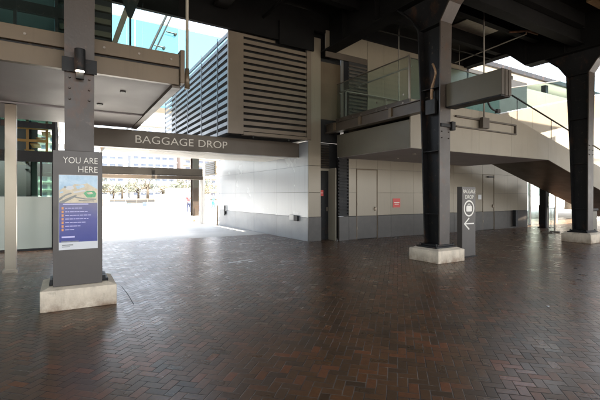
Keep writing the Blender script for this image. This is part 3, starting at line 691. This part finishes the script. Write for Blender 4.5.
box('foot_bracket', 'darksteel', t, -.17, -.14, 6.2, 6.3, .36, .42); box('foot_bracket', 'darksteel', t, .46, .5, 6.2, 6.3, .36, .42)

# ------------------------------------------------------------------ totem
t = thing('totem_sign', 'graphite totem with white BAGGAGE DROP lettering, bag symbol and left arrow', 'sign', (8.75, 6.35, 0))
box('panel', 'signgrey', t, 8.47, 9.0, 6.27, 6.42, .02, 1.77, bevel=.006)
box('base', 'darksteel', t, 8.44, 9.03, 6.24, 6.45, 0, .022)
text('BAGGAGE', .10, (8.495, 6.264, 1.605), 'letter', t, width=.48)
text('DROP', .10, (8.57, 6.264, 1.465), 'letter', t, width=.33)
def ring(mb, cx, cz, r0, r1, y0, y1, n=40):
    for i in range(n):
        a, c = 2 * math.pi * i / n, 2 * math.pi * (i + 1) / n
        q = [(cx + r0 * math.cos(a), cz + r0 * math.sin(a)), (cx + r1 * math.cos(a), cz + r1 * math.sin(a)), (cx + r1 * math.cos(c), cz + r1 * math.sin(c)), (cx + r0 * math.cos(c), cz + r0 * math.sin(c))]
        mb.prism(q, 'y', y0, y1)
    return mb
ring(MB(), 8.735, 1.225, .17, .205, 6.264, 6.2695).build('symbol_ring', 'letter', t)
m = MB(); m.prism([(8.645, 1.145), (8.825, 1.145), (8.845, 1.165), (8.845, 1.265), (8.825, 1.29), (8.645, 1.29), (8.625, 1.265), (8.625, 1.165)], 'y', 6.264, 6.2695); ring(m, 8.735, 1.29, .038, .058, 6.2645, 6.2694, 20); m.build('bag_symbol', 'letter', t)
m = MB(); m.box(8.57, 8.93, 6.2642, 6.2694, .825, .855)
m.prism([(8.53, .84), (8.725, .995), (8.755, .972), (8.585, .84), (8.755, .708), (8.725, .685)], 'y', 6.2638, 6.2696); m.build('arrow', 'letter', t)

# ------------------------------------------------------------------ mezzanine landing and stairs
t = thing('mezzanine', 'beige mezzanine landing with a stair dropping to the right', 'mezzanine', (11, 9, 2.8))
lo = MB(); lo.box(7.97, 15.0, 7.52, 10.78, 2.86, 3.6); lo.build('landing_core', 'bronzedark', t)
box('soffit', 'soffit', t, 7.99, 15.0, 7.54, 10.775, 2.83, 2.858)
def zt(x): return 4.15 - .225 * max(0, x - 12.6)
def zb_(x): return 2.83 - .262 * max(0, x - 14.9)
xs = [7.95, 9.4, 10.9, 12.6, 14.9, 16.6, 18.4, 21., 24.]
for a, c in zip(xs, xs[1:]):
    m = MB(); m.hexa([(a + .003, 7.47, zb_(a)), (c - .003, 7.47, zb_(c)), (c - .003, 7.515, zb_(c)), (a + .003, 7.515, zb_(a)), (a + .003, 7.47, zt(a)), (c - .003, 7.47, zt(c)), (c - .003, 7.515, zt(c)), (a + .003, 7.515, zt(a))])
    m.build('front_panel', 'beige', t, .003)
box('side_panel', 'greypanel', t, 7.945, 7.967, 7.518, 10.78, 2.84, 3.60, bevel=.003)
box('floor_slab', 'bronzedark', t, 7.90, 7.966, 7.47, 10.78, 3.98, 4.15)
box('floor_slab', 'greypanel', t, 7.968, 12.58, 7.518, 10.78, 3.98, 4.14)
# sloping stair flight
m = MB()
for a, c in zip([12.6, 14.9, 16.6, 18.4, 21., 24.], [14.9, 16.6, 18.4, 21., 24.]):
    m.hexa([(a, 7.53, zb_(a) + .02), (c, 7.53, zb_(c) + .02), (c, 9.7, zb_(c) + .02), (a, 9.7, zb_(a) + .02), (a, 7.53, zb_(a) + .35), (c, 7.53, zb_(c) + .35), (c, 9.7, zb_(c) + .35), (a, 9.7, zb_(a) + .35)])
m.build('stair_soffit', 'bronzedark', t)
m = MB()
for k in range(30):
    xx = 12.6 + .38 * k; m.box(xx, xx + .37, 7.53, 8.9, zb_(xx) + .3, max(zb_(xx) + .4, zt(xx) - .55 - .002 * k))
m.build('tread', 'greypanel', t)
# upper ramp behind the stair
def zu(x): return 4.15 + .222 * max(0, x - 12.0)
m = MB()
for a, c in ((12., 14.2), (14.21, 16.6), (16.61, 19.4), (19.41, 23.)):
    m.hexa([(a, 8.95, zu(a) - 1.12), (c, 8.95, zu(c) - 1.12), (c, 9.07, zu(c) - 1.12), (a, 9.07, zu(a) - 1.12), (a, 8.95, zu(a)), (c, 8.95, zu(c)), (c, 9.07, zu(c)), (a, 9.07, zu(a))])
m.build('ramp_wall', 'beige', t, .003)
m = MB(); m.hexa([(12., 9.08, zu(12) - 1.1), (23, 9.08, zu(23) - 1.1), (23, 10.7, zu(23) - 1.1), (12, 10.7, zu(12) - 1.1), (12, 9.08, zu(12) - .85), (23, 9.08, zu(23) - .85), (23, 10.7, zu(23) - .85), (12, 10.7, zu(12) - .85)]); m.build('ramp_slab', 'greypanel', t)
# exposed edge beam tying to the middle column
m = MB(); m.box(7.70, 7.74, 6.62, 11.05, 3.70, 3.95); m.box(7.64, 7.88, 6.62, 11.05, 3.66, 3.70); m.box(7.64, 7.88, 6.62, 11.05, 3.95, 3.972); m.build('edge_beam', 'bronzedark', t)
for yy in (7.9, 9.2, 10.5): box('stiffener', 'bronze', t, 7.645, 7.70, yy, yy + .1, 3.70, 3.95)
# steel frame on the front
m = MB(); m.box(9.75, 12.8, 7.40, 7.466, 3.84, 3.89); m.box(9.75, 12.8, 7.40, 7.466, 3.55, 3.59); m.box(12.75, 12.8, 7.402, 7.464, 3.59, 3.84); m.build('rail_frame', 'bronzedark', t, .004)
for (x_, y_) in ((9.2, 8.5), (10.4, 9.2), (9.9, 9.9)): MB().cyl((x_, y_, 2.815), (x_, y_, 2.832), .06, 16).build('downlight', 'steel', t)

t = thing('hanger_rod', 'tall galvanised rod from deck to a square box on the mezzanine front', 'hanger rod', (11, 7.35, 3.6))
MB().cyl((10.98, 7.36, 3.85), (10.98, 7.36, 7.6), .024, 10).build('rod', 'galv', t, smooth=True)
box('anchor_box', 'bronzedark', t, 10.82, 11.14, 7.28, 7.396, 3.60, 3.92, bevel=.006)

# balustrades on the landing
t = thing('glass_balustrade', 'glass balustrade with handrail along the left edge of the mezzanine', 'balustrade', (7.93, 9, 4.15))
for ya, yb in ((7.50, 8.55), (8.56, 9.65), (9.66, 10.75)): box('glass_pane', 'greenglass', t, 7.925, 7.94, ya, yb, 4.152, 5.3)
MB().tube([(8.0, 7.5, 5.03), (8.0, 10.7, 5.03)], .024, 10).build('handrail', 'galv', t, smooth=True)
MB().box(7.915, 7.95, 7.5, 10.75, 5.3, 5.325).build('top_rail', 'steel', t)
for yy in (7.6, 8.55, 9.65, 10.6): MB().tube([(7.94, yy, 4.98), (8.0, yy, 4.98), (8.0, yy, 5.02)], .012, 6).build('rail_bracket', 'galv', t)
MB().box(7.90, 7.95, 7.47, 7.50, 4.152, 5.33).build('post', 'steel', t)
for yy in (7.7, 8.35, 8.76, 9.45, 9.86, 10.55): MB().cyl((7.90, yy, 4.07), (7.885, yy, 4.07), .028, 12).cyl((7.92, yy, 4.3), (7.912, yy, 4.3), .025, 12).build('glass_clamp', 'steel', t)
t = thing('glass_balustrade', 'teal glass balustrade along the front of the mezzanine landing', 'balustrade', (10, 7.5, 4.15))
for xa, xb in ((7.96, 9.2), (9.21, 10.5), (10.51, 11.98)): box('glass_pane', 'teal', t, xa, xb, 7.485, 7.50, 4.152, 5.25)
MB().box(7.96, 11.98, 7.475, 7.51, 5.25, 5.272).build('top_rail', 'steel', t)
t = thing('glass_balustrade', 'teal glass balustrade climbing the upper ramp behind the stair', 'balustrade', (16, 9, 4.2))
for a, c in ((12.0, 13.9), (13.91, 15.8), (15.81, 17.7), (17.71, 19.6), (19.61, 21.5), (21.51, 23)):
    m = MB(); m.hexa([(a, 9.0, zu(a) + .03), (c, 9.0, zu(c) + .03), (c, 9.015, zu(c) + .03), (a, 9.015, zu(a) + .03), (a, 9.0, zu(a) + .95), (c, 9.0, zu(c) + .95), (c, 9.015, zu(c) + .95), (a, 9.015, zu(a) + .95)]); m.build('glass_pane', 'teal', t)
MB().tube([(12, 9.0, zu(12) + .03), (23, 9.0, zu(23) + .03)], .022, 8).build('bottom_rail', 'paper', t)
MB().tube([(12, 9.0, zu(12) + .97), (23, 9.0, zu(23) + .97)], .02, 8).build('top_rail', 'steel', t)
t = thing('handrail', 'black sloping handrail above the near stair parapet', 'handrail', (15, 7.6, 4))
MB().tube([(12.9, 7.62, 4.92), (20, 7.62, 4.92 - .225 * 7.1)], .028, 10).build('rail', 'darksteel', t, smooth=True)
for xx in (13.2, 15.4, 17.6, 19.8): MB().cyl((xx, 7.62, zt(xx) - .3), (xx, 7.62, 4.92 - .225 * (xx - 12.9)), .014, 8).build('baluster', 'darksteel', t)
t = thing('handrail', 'thin dark handrail at the back of the mezzanine landing', 'handrail', (10, 10.5, 4.15))
MB().tube([(8.1, 10.55, 5.08), (14.6, 10.55, 5.08)], .022, 8).build('rail', 'galv', t, smooth=True)
for xx in (8.15, 10, 12, 14): MB().cyl((xx, 10.55, 4.14), (xx, 10.55, 5.08), .014, 8).build('baluster', 'galv', t)
t = thing('hanger_rod', 'pale rod from the deck down behind the mezzanine glass corner', 'hanger rod', (9.9, 9.8, 4.1))
MB().cyl((9.95, 9.9, 4.14), (9.95, 9.9, 7.6), .022, 10).build('rod', 'galv', t, smooth=True)
# yellow caution board, hose, camera at landing corner
t = thing('caution_board', 'small yellow folding caution board on the mezzanine landing', 'caution board', (10.3, 8.3, 4.14))
MB().hexa([(10.15, 8.2, 4.14), (10.45, 8.2, 4.14), (10.45, 8.23, 4.14), (10.15, 8.23, 4.14), (10.2, 8.33, 4.74), (10.4, 8.33, 4.74), (10.4, 8.36, 4.74), (10.2, 8.36, 4.74)]).build('front_leaf', 'yellow', t)
MB().hexa([(10.15, 8.5, 4.14), (10.45, 8.5, 4.14), (10.45, 8.53, 4.14), (10.15, 8.53, 4.14), (10.2, 8.365, 4.74), (10.4, 8.365, 4.74), (10.4, 8.395, 4.74), (10.2, 8.395, 4.74)]).build('rear_leaf', 'yellow', t)
t = thing('cable', 'black curved cable dropping to a small box at the mezzanine corner', 'cable', (11.7, 7.4, 4.1))
MB().tube(curve([(11.2, 7.42, 4.95), (11.2, 7.42, 4.7), (11.28, 7.42, 4.45), (11.45, 7.42, 4.28), (11.7, 7.42, 4.22)]), .03, 10).build('cord', 'black', t, smooth=True)
box('end_box', 'black', t, 11.68, 11.84, 7.36, 7.46, 4.16, 4.28, bevel=.006)

# hanging box
t = thing('hanging_sign_box', 'large grey rectangular box cantilevered from the middle column', 'sign box', (7.8, 5.4, 3.6))
box('box_body', 'greypanel', t, 7.66, 7.99, 4.75, 6.1, 3.63, 4.16, bevel=.004)
m = MB(); m.box(7.655, 7.75, 4.735, 4.749, 3.625, 4.165); m.box(7.78, 7.87, 4.735, 4.749, 3.625, 4.165); m.box(7.90, 7.995, 4.735, 4.749, 3.625, 4.165); m.build('end_trim', 'bronzedark', t)
box('base_tray', 'darksteel', t, 7.665, 7.985, 4.76, 6.1, 3.60, 3.629)

# ------------------------------------------------------------------ right side beyond the stair
t = thing('steel_post', 'black square post at the far end of the panel wall under the stair', 'post', (19.75, 10, 0))
box('shaft', 'darksteel', t, 19.62, 19.92, 9.95, 10.25, 0, 2.1, bevel=.006); box('base', 'darksteel', t, 19.57, 19.97, 9.9, 10.3, 0, .03)
t = thing('glass_entrance', 'glazed entrance with pale posts under the descending stair', 'glazed entrance', (22, 11.5, 0))
for xx in (20.3, 21.3, 22.6, 24.0): box('post', 'white', t, xx, xx + .1, 11.6, 11.7, 0, 3.0)
for xx in (20.4, 21.4, 22.7): box('glass_pane', 'glass', t, xx, xx + (.9 if xx < 21 else 1.2), 11.64, 11.655, .05, 2.9)
box('header', 'darksteel', t, 20.3, 24.1, 11.58, 11.72, 3.0, 3.25)
box('dark_panel', 'darksteel', t, 22.2, 22.58, 11.5, 11.59, 0, 2.6)
tag(box('ticket_machine', 'maroon', None, 21.75, 22.1, 11.1, 11.4, 0, 1.05, bevel=.02), 'dark red upright machine beside the glazed entrance posts', 'machine')
t = thing('crowd_barrier', 'short pale steel barrier left of the right hand column', 'barrier', (17.4, 8.6, 0))
MB().tube(curve([(17.1, 8.6, .05), (17.1, 8.6, .95), (17.16, 8.6, 1.02), (17.6, 8.6, 1.02), (17.66, 8.6, .95), (17.66, 8.6, .05)], 4), .018, 8).build('frame', 'galv', t, smooth=True)
for k in range(4): MB().cyl((17.2 + .115 * k, 8.6, .2), (17.2 + .115 * k, 8.6, 1.01), .008, 6).build('bar', 'galv', t)
MB().cyl((17.1, 8.6, .2), (17.66, 8.6, .2), .012, 6).build('bottom_rail', 'galv', t)
for xx in (17.1, 17.66): box('foot', 'galv', t, xx - .025, xx + .025, 8.4, 8.8, 0, .05)
t = thing('litter_bin', 'grey litter bin standing right of the right hand column', 'bin', (16.25, 6.85, 0))
box('body', 'greypanel', t, 16.0, 16.5, 6.6, 7.1, .04, 1.0, bevel=.02); box('lid', 'darksteel', t, 15.97, 16.53, 6.57, 7.13, 1.0, 1.08, bevel=.015); box('foot', 'darksteel', t, 16.05, 16.45, 6.65, 7.05, 0, .04)

# ------------------------------------------------------------------ left glazed enclosure under the bridge
t = thing('steel_post', 'brushed metal clad post at the left edge under the footbridge', 'post', (-.96, 9.84, 0))
box('shaft', 'steel', t, -1.03, -.84, 9.74, 9.92, 0, 3.39, bevel=.006); box('base_collar', 'steel', t, -1.06, -.81, 9.71, 9.95, 0, .06)
t = thing('glass_screen', 'glazed screen with pale green spandrel panel under the footbridge', 'glass screen', (-.7, 13.3, 0))
box('spandrel', 'spandrel', t, -2.6, -.31, 13.3, 13.34, .06, 1.52, bevel=.004)
for xa, xb in ((-2.6, -1.2), (-1.19, -.55), (-.54, -.31)): box('glass_pane', 'deepteal', t, xa, xb, 13.31, 13.325, 1.55, 2.5)
m = MB(); m.box(-2.6, -.25, 13.26, 13.38, 2.5, 2.8); m.box(-.30, -.22, 13.25, 13.39, 0, 2.5); m.box(-.60, -.55, 13.27, 13.37, 1.53, 2.5); m.box(-2.6, -.31, 13.28, 13.36, 0, .055); m.build('frame', 'darksteel', t)
m = MB(); m.box(-2.6, -.25, 13.27, 13.37, 3.45, 3.6); m.box(-.30, -.22, 13.26, 13.38, 2.81, 4.5); m.box(-1.33, -1.25, 13.27, 13.37, 3.61, 4.5); m.build('upper_frame', 'darksteel', t)
for xa, xb in ((-2.6, -1.34), (-1.24, -.31)): box('upper_pane', 'deepteal', t, xa, xb, 13.31, 13.325, 3.61, 4.4)
t = thing('glass_screen', 'glass side wall with sloping top rail at the left frame edge', 'glass screen', (-1.3, 8, 0))
box('glass_pane', 'glass', t, -1.16, -1.145, 5.5, 9.68, .05, 2.7)
m = MB(); m.box(-1.2, -1.1, 5.5, 9.68, 2.7, 2.8); m.box(-1.2, -1.1, 5.5, 9.68, 2.45, 2.5); m.box(-1.2, -1.1, 5.5, 9.68, 0, .05); m.build('frame', 'steel', t)
# ochre stair frame inside
t = thing('stair_frame', 'ochre painted steel stair frame behind the left glazing', 'stair frame', (-.8, 15, 2.8))
for zz in (2.85, 3.25, 3.65, 4.05):
    box('beam', 'orange', t, -1.55, -.45, 15.0, 15.08, zz, zz + .08)
for xx in (-1.55, -1.05, -.53): box('upright', 'orange', t, xx, xx + .07, 15.09, 15.16, 2.6, 4.12)
m = MB()
for k in range(6): m.box(-1.4 + .15 * k, -1.15 + .15 * k, 15.2, 16.4, 2.6 + .2 * k, 2.63 + .2 * k)
m.build('tread', 'orange', t)
# glass hall behind the left screen
t = thing('glazed_hall', 'glazed hall with dark frames left of the passage', 'glazed hall', (-3, 17, 0))
m = MB()
for yy in (13.5, 15.4, 17.3, 19.2, 20.8): m.box(-.32, -.24, yy, yy + .08, 0, 4.4)
for zz in (0, 2.5, 4.3): m.box(-.31, -.25, 13.6, 20.8, zz, zz + .12)
m.build('frame', 'darksteel', t)
for yy in (13.59, 15.49, 17.39, 19.29): box('glass_pane', 'deepteal', t, -.285, -.27, yy, yy + 1.5 if yy > 19 else yy + 1.8, .13, 4.29)
box('roof', 'greypanel', t, -9, -.2, 13.4, 21.0, 4.42, 4.6)
box('back_wall', 'greypanel', t, -9, -8.8, 13.4, 21, 0, 4.4)
box('added_wall', 'winglass', t, -8.7, -.86, 17.6, 17.7, 0, 4.3); box('added_wall', 'darksteel', t, -1.2, -1.05, 17.4, 17.55, 0, 4.3)  # walls added in the hall to block the bright view behind the glass
for xx in (-6.6, -4.5, -2.4): box('mullion', 'darksteel', t, xx, xx + .08, 20.9, 20.98, 0, 4.4)
box('rear_pane', 'deepteal', t, -8.7, -.33, 20.93, 20.945, .1, 4.3)

# ------------------------------------------------------------------ beyond the passage
t = thing('quay_column', 'dark blue steel column on a concrete foot beyond the passage', 'column', (6.8, 23.8, 0))
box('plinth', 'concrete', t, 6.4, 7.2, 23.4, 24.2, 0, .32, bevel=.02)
m = MB(); m.box(6.62, 7.0, 23.55, 23.58, .32, 3.9); m.box(6.62, 7.0, 24.0, 24.03, .32, 3.9); m.box(6.8, 6.82, 23.58, 24.0, .32, 3.9); m.build('shaft', 'column', t)
box('cap_beam', 'column', t, 5.0, 12, 23.5, 24.1, 3.9, 4.2)

def person(name, label, loc, rot, top, legs, stride=.25):
    t = thing(name, label, 'person', (0, 0, 0))
    def skin(nm, vs, es, m, lv=1):
        me = bpy.data.meshes.new(nm); me.from_pydata([v[:3] for v in vs], es, []); o = bpy.data.objects.new(nm, me); COL.objects.link(o)
        md = o.modifiers.new('s', 'SKIN'); sd = o.modifiers.new('u', 'SUBSURF'); sd.levels = sd.render_levels = lv
        for i, v in enumerate(vs): me.skin_vertices[0].data[i].radius = v[3] if isinstance(v[3], tuple) else (v[3], v[3])
        me.skin_vertices[0].data[0].use_root = True
        bpy.context.view_layer.update()
        m2 = bpy.data.meshes.new_from_object(o.evaluated_get(bpy.context.evaluated_depsgraph_get())); bpy.data.objects.remove(o)
        m2.materials.clear(); m2.materials.append(M_[m])
        for p_ in m2.polygons: p_.use_smooth = True
        q = bpy.data.objects.new(nm, m2); COL.objects.link(q); attach(q, t); return q
    s = stride
    body = [(0, 0, .95, .11), (0, 0, 1.2, .1), (0, 0, 1.42, .12), (0, 0, 1.5, .05), (0, -.01, 1.6, .085), (0, -.01, 1.68, .075),
            (-.18, 0, 1.42, .05), (-.24, .06, 1.15, .04), (-.25, -.05, .92, .032), (-.25, -.09, .82, .028),
            (.18, 0, 1.42, .05), (.24, -.06, 1.15, .04), (.25, -.14, .93, .032), (.25, -.2, .84, .028),
            (-.1, 0, .88, .085), (-.1, s * .4, .5, .055), (-.1, s * 1., .1, .04), (-.1, s * .8, .04, .035),
            (.1, 0, .88, .085), (.1, -s * .5, .5, .055), (.1, -s * .8, .1, .04), (.1, -s * 1.3, .04, .035)]
    es = [(0, 1), (1, 2), (2, 3), (3, 4), (4, 5), (2, 6), (6, 7), (7, 8), (8, 9), (2, 10), (10, 11), (11, 12), (12, 13), (0, 14), (14, 15), (15, 16), (16, 17), (0, 18), (18, 19), (19, 20), (20, 21)]
    skin('body', body, es, 'skin')
    g = lambda v, k: (v[0], v[1], v[2], v[3] * k)
    skin('shirt', [g(body[i], 1.22) for i in (0, 1, 2, 6, 7, 10, 11)] + [(-.25, -.04, .96, .045), (.25, -.13, .97, .045)], [(0, 1), (1, 2), (2, 3), (3, 4), (2, 5), (5, 6), (4, 7), (6, 8)], top)
    skin('trousers', [(0, 0, .93, .13)] + [g(body[i], 1.25) for i in (14, 15, 16, 18, 19, 20)], [(0, 1), (1, 2), (2, 3), (0, 4), (4, 5), (5, 6)], legs)
    skin('hair', [(0, .015, 1.66, .085), (0, .03, 1.6, .07)], [(0, 1)], 'hair')
    t.location = loc; t.rotation_euler = (0, 0, rot)
    return t
person('person', 'person in a red top standing left of the quay column beyond the passage', (8.95, 33.1, 0), R(20), 'clothred', 'clothnavy', .1)
person('person', 'person in a pale yellow top right of the quay column beyond the passage', (9.85, 32.7, 0), R(-30), 'clothyellow', 'clothnavy', .12)
person('person', 'person in teal striding past the end of the pale passage wall', (12.0, 35.8, 0), R(80), 'clothteal', 'clothteal', .3)

t = thing('quay_railing', 'thin pale railing along the harbour edge beyond the plaza', 'railing', (5, 61.4, 0))
m = MB()
for k in range(61): m.box(-30 + 1.5 * k, -29.94 + 1.5 * k, 61.3, 61.36, 0, 1.1)
m.build('post', 'steel', t)
m = MB()
for zz in (.3, .57, .84, 1.1): m.box(-30, 60, 61.31, 61.35, zz, zz + .04)
m.build('rail', 'steel', t)

def boat(x, y, L, hull, label):
    t = thing('ferry', label, 'boat', (x, y, -1.6), 'boats on the harbour')
    h = [(-L / 2, 0), (-L / 2 + .6, -2.2), (L / 2 - 4, -2.2), (L / 2, 0), (L / 2 - 4, 2.2), (-L / 2 + .6, 2.2)]
    m = MB(); bq = len(m.v)
    m.prism([(x + a, y + c) for a, c in h], 'z', -1.7, -.2); m.build('hull', hull, t)
    box('cabin', 'cream', t, x - L * .36, x + L * .25, y - 1.8, y + 1.8, -.2, 1.9)
    m = MB()
    for k in range(int(L * .5)): m.box(x - L * .33 + 1.1 * k, x - L * .33 + 1.1 * k + .8, y - 1.83, y - 1.8, .7, 1.5)
    m.build('window', 'winglass', t)
    box('upper_deck', 'paper', t, x - L * .25, x + L * .12, y - 1.5, y + 1.5, 1.9, 3.6)
    m = MB().box(x - L * .23, x + L * .1, y - 1.53, y - 1.5, 2.5, 3.2); m.build('window', 'winglass', t)
    MB().cyl((x, y, 3.6), (x, y, 6), .08, 8).build('mast', 'paper', t)
boat(30, 112, 24, 'hullb', 'blue grey hulled ferry with cream cabin on the harbour'); boat(52, 128, 20, 'paper', 'white hulled ferry farther right on the harbour')
boat(6, 120, 18, 'hullb', 'short blue grey hulled ferry behind the notice board side of the passage')

def far_building(x0, x1, y, h, m, n, label):
    t = thing('harbour_building', label, 'building', ((x0 + x1) / 2, y, 0), 'buildings across the harbour')
    box('wall', m, t, x0, x1, y, y + 18, 0, h)
    fl = h / n
    for k in range(n):
        w = MB(); xx = x0 + 1.2
        while xx + 2.4 < x1: w.box(xx, xx + 2.3, y - .06, y - .02, k * fl + fl * .3, k * fl + fl * .82); xx += 3.4
        w.build('window_row', 'farglass', t)
        box('balcony_slab', m, t, x0 - .2, x1 + .2, y - 1.0, y - .08, k * fl - .1 + .4, k * fl + .65)
    box('roof', 'greypanel', t, x0 - .3, x1 + .3, y - .5, y + 18.3, h, h + .5)
    box('plant_room', m, t, x0 + 4, x0 + 10, y + 4, y + 10, h + .5, h + 3.5)
B = [(-70, -36, 205, 26, 'bldw', 7, 'off white apartment block at the far left across the harbour'),
     (-34, -2, 210, 32, 'sand', 9, 'sandstone office block across the harbour behind the notice board'),
     (0, 26, 204, 24, 'bldw', 7, 'low off white block across the harbour, first right of the notice board'),
     (28, 50, 208, 36, 'bldb', 10, 'tall blue grey block across the harbour seen through the passage'),
     (52, 70, 203, 27, 'brickb', 8, 'brown brick block across the harbour left of the quay column'),
     (72, 104, 209, 33, 'bldw', 9, 'long off white block across the harbour behind the quay column'),
     (107, 140, 206, 28, 'sand', 8, 'sandstone block across the harbour hidden by the passage wall')]
for a in B: far_building(*a)

def tree(x, y, h, r, leaf, label, n=900, ls=.55):
    t = thing('tree', label, 'tree', (x, y, 0), 'trees beyond the terminal')
    rg = random.Random(int(x * 31 + y * 7))
    tr = MB(); tr.tube([(x, y, 0), (x + .1, y, h * .3), (x, y + .1, h * .6)], r * .09, 8, r * .04)
    cl = []
    for k in range(9):
        a = rg.uniform(0, 6.28); rr = r * rg.uniform(.25, .75); zz = h * rg.uniform(.45, .9)
        c = (x + rr * math.cos(a), y + rr * math.sin(a), zz); cl.append((c, r * rg.uniform(.28, .5)))
        tr.tube([(x, y, h * rg.uniform(.28, .5)), ((x + c[0]) / 2, (y + c[1]) / 2, zz * .8), c], r * .035, 6, r * .01)
    tr.build('trunk', 'bark', t, smooth=True)
    m = MB()
    for k in range(n):
        c, cr_ = rg.choice(cl)
        d = Vector((rg.gauss(0, 1), rg.gauss(0, 1), rg.gauss(0, .8))).normalized() * cr_ * rg.uniform(.3, 1.1)
        p_ = Vector(c) + d; q = Vector((rg.gauss(0, 1), rg.gauss(0, 1), rg.gauss(0, 1))).normalized(); s_ = q.orthogonal().normalized(); u_ = q.cross(s_)
        b0 = len(m.v); L_ = ls * rg.uniform(.5, 1.1)
        m.v += [tuple(p_ - s_ * L_ * .5), tuple(p_ + u_ * L_ * .22), tuple(p_ + s_ * L_ * .5), tuple(p_ - u_ * L_ * .22)]; m.f.append((b0, b0 + 1, b0 + 2, b0 + 3))
    m.build('crown', leaf, t)
tl = ['green tree on the far bank behind the notice board', 'tall green tree on the far bank, just right of the notice board', 'yellow leafed tree on the far bank, nearest the notice board', 'low green tree on the far bank between two yellow ones near the notice board',
      'second yellow leafed tree on the far bank from the notice board', 'broad green tree on the far bank mid passage', 'small yellow tree on the far bank mid passage', 'tall green tree on the far bank in front of the blue grey block',
      'green tree on the far bank in front of the brown brick block', 'yellow leafed tree on the far bank in front of the brown brick block', 'green tree on the far bank left of the quay column', 'yellow leafed tree on the far bank just left of the quay column',
      'round green tree on the far bank right of the quay column', 'yellow leafed tree on the far bank at the end of the passage wall']
for k, (x, hh, lf) in enumerate(((4, 9, 'leaf'), (12, 11, 'leaf'), (17, 9, 'leafy'), (22, 8, 'leaf'), (28, 10, 'leafy'), (33, 10, 'leaf'), (39, 8, 'leafy'), (44, 11, 'leaf'), (50, 9, 'leaf'), (55, 9, 'leafy'), (60, 10, 'leaf'), (65, 9, 'leafy'), (71, 10, 'leaf'), (78, 9, 'leafy'))):
    tree(x + ((k * 37) % 5 - 2) * .8, 178 + (k * 7) % 15, hh * (.75 + .07 * ((k * 11) % 7)), hh * (.5 + .05 * ((k * 13) % 6)), lf, tl[k], 1100, .8)
tree(48, 22, 9, 4.2, 'leaf', 'sunlit green tree beyond the glazed entrance under the stair', 2600, .5)
tree(58, 26, 8, 4., 'leaf', 'farther green tree beyond the glazed entrance', 1800, .5)
t = thing('street_building', 'pale sandstone building beyond the trees at far right', 'building', (85, 42, 0))
box('wall', 'sand', t, 66, 120, 40, 52, 0, 12)
for zz in (1.5, 5., 8.5):
    m = MB()
    for k in range(14): m.box(67.5 + 3.6 * k, 69.6 + 3.6 * k, 39.92, 39.98, zz, zz + 2.2)
    m.build('window_row', 'winglass', t)
box('roof', 'greypanel', t, 65.5, 120.5, 39.5, 52.5, 12, 12.5)

# small litter
t = tag(MB().prism([(5.75, 2.88), (5.80, 2.89), (5.81, 2.915), (5.77, 2.92)], 'z', .002, .008).build('paper_scrap', 'paper'), 'small pale scrap of paper lying on the bricks at right', 'litter')

# ------------------------------------------------------------------ light
EL, AZ = R(66), math.atan2(.2, -.97)      # azimuth from +Y towards +X
w = bpy.data.worlds.new('World'); S.world = w; w.use_nodes = True
nt = w.node_tree; bg = nt.nodes['Background']
sky = nt.nodes.new('ShaderNodeTexSky'); sky.sky_type = 'NISHITA'; sky.sun_disc = False; sky.sun_elevation = EL; sky.sun_rotation = AZ; sky.air_density = 1.; sky.dust_density = 4.; sky.ozone_density = 1.
hs = nt.nodes.new('ShaderNodeHueSaturation'); hs.inputs['Saturation'].default_value = .5
nt.links.new(sky.outputs[0], hs.inputs['Color']); nt.links.new(hs.outputs[0], bg.inputs[0]); bg.inputs[1].default_value = .15
su = bpy.data.lights.new('sun', 'SUN'); su.energy = 5.; su.angle = R(.5); su.color = (1, .91, .78)
so = bpy.data.objects.new('sun', su); COL.objects.link(so)
dirv = Vector((math.sin(AZ) * math.cos(EL), math.cos(AZ) * math.cos(EL), math.sin(EL)))
so.rotation_euler = dirv.to_track_quat('Z', 'Y').to_euler(); so.location = (0, 0, 40)

# ------------------------------------------------------------------ camera
cd = bpy.data.cameras.new('camera'); cam = bpy.data.objects.new('camera', cd); COL.objects.link(cam)
cam.location = (0, 0, 1.55); cam.rotation_euler = (R(90), 0, R(-31)); cd.sensor_width = 36; cd.lens = 23.5; cd.shift_y = -4.5 / 600
cd.clip_start = .05; cd.clip_end = 3000; S.camera = cam
S.view_settings.view_transform = 'Standard'; S.view_settings.look = 'None'; S.view_settings.gamma = 1; S.view_settings.use_curve_mapping = False
S.view_settings.exposure = 2.9
S.cycles.use_denoising = True
S.cycles.max_bounces = 10; S.cycles.diffuse_bounces = 6; S.cycles.transparent_max_bounces = 24; S.cycles.sample_clamp_indirect = 8
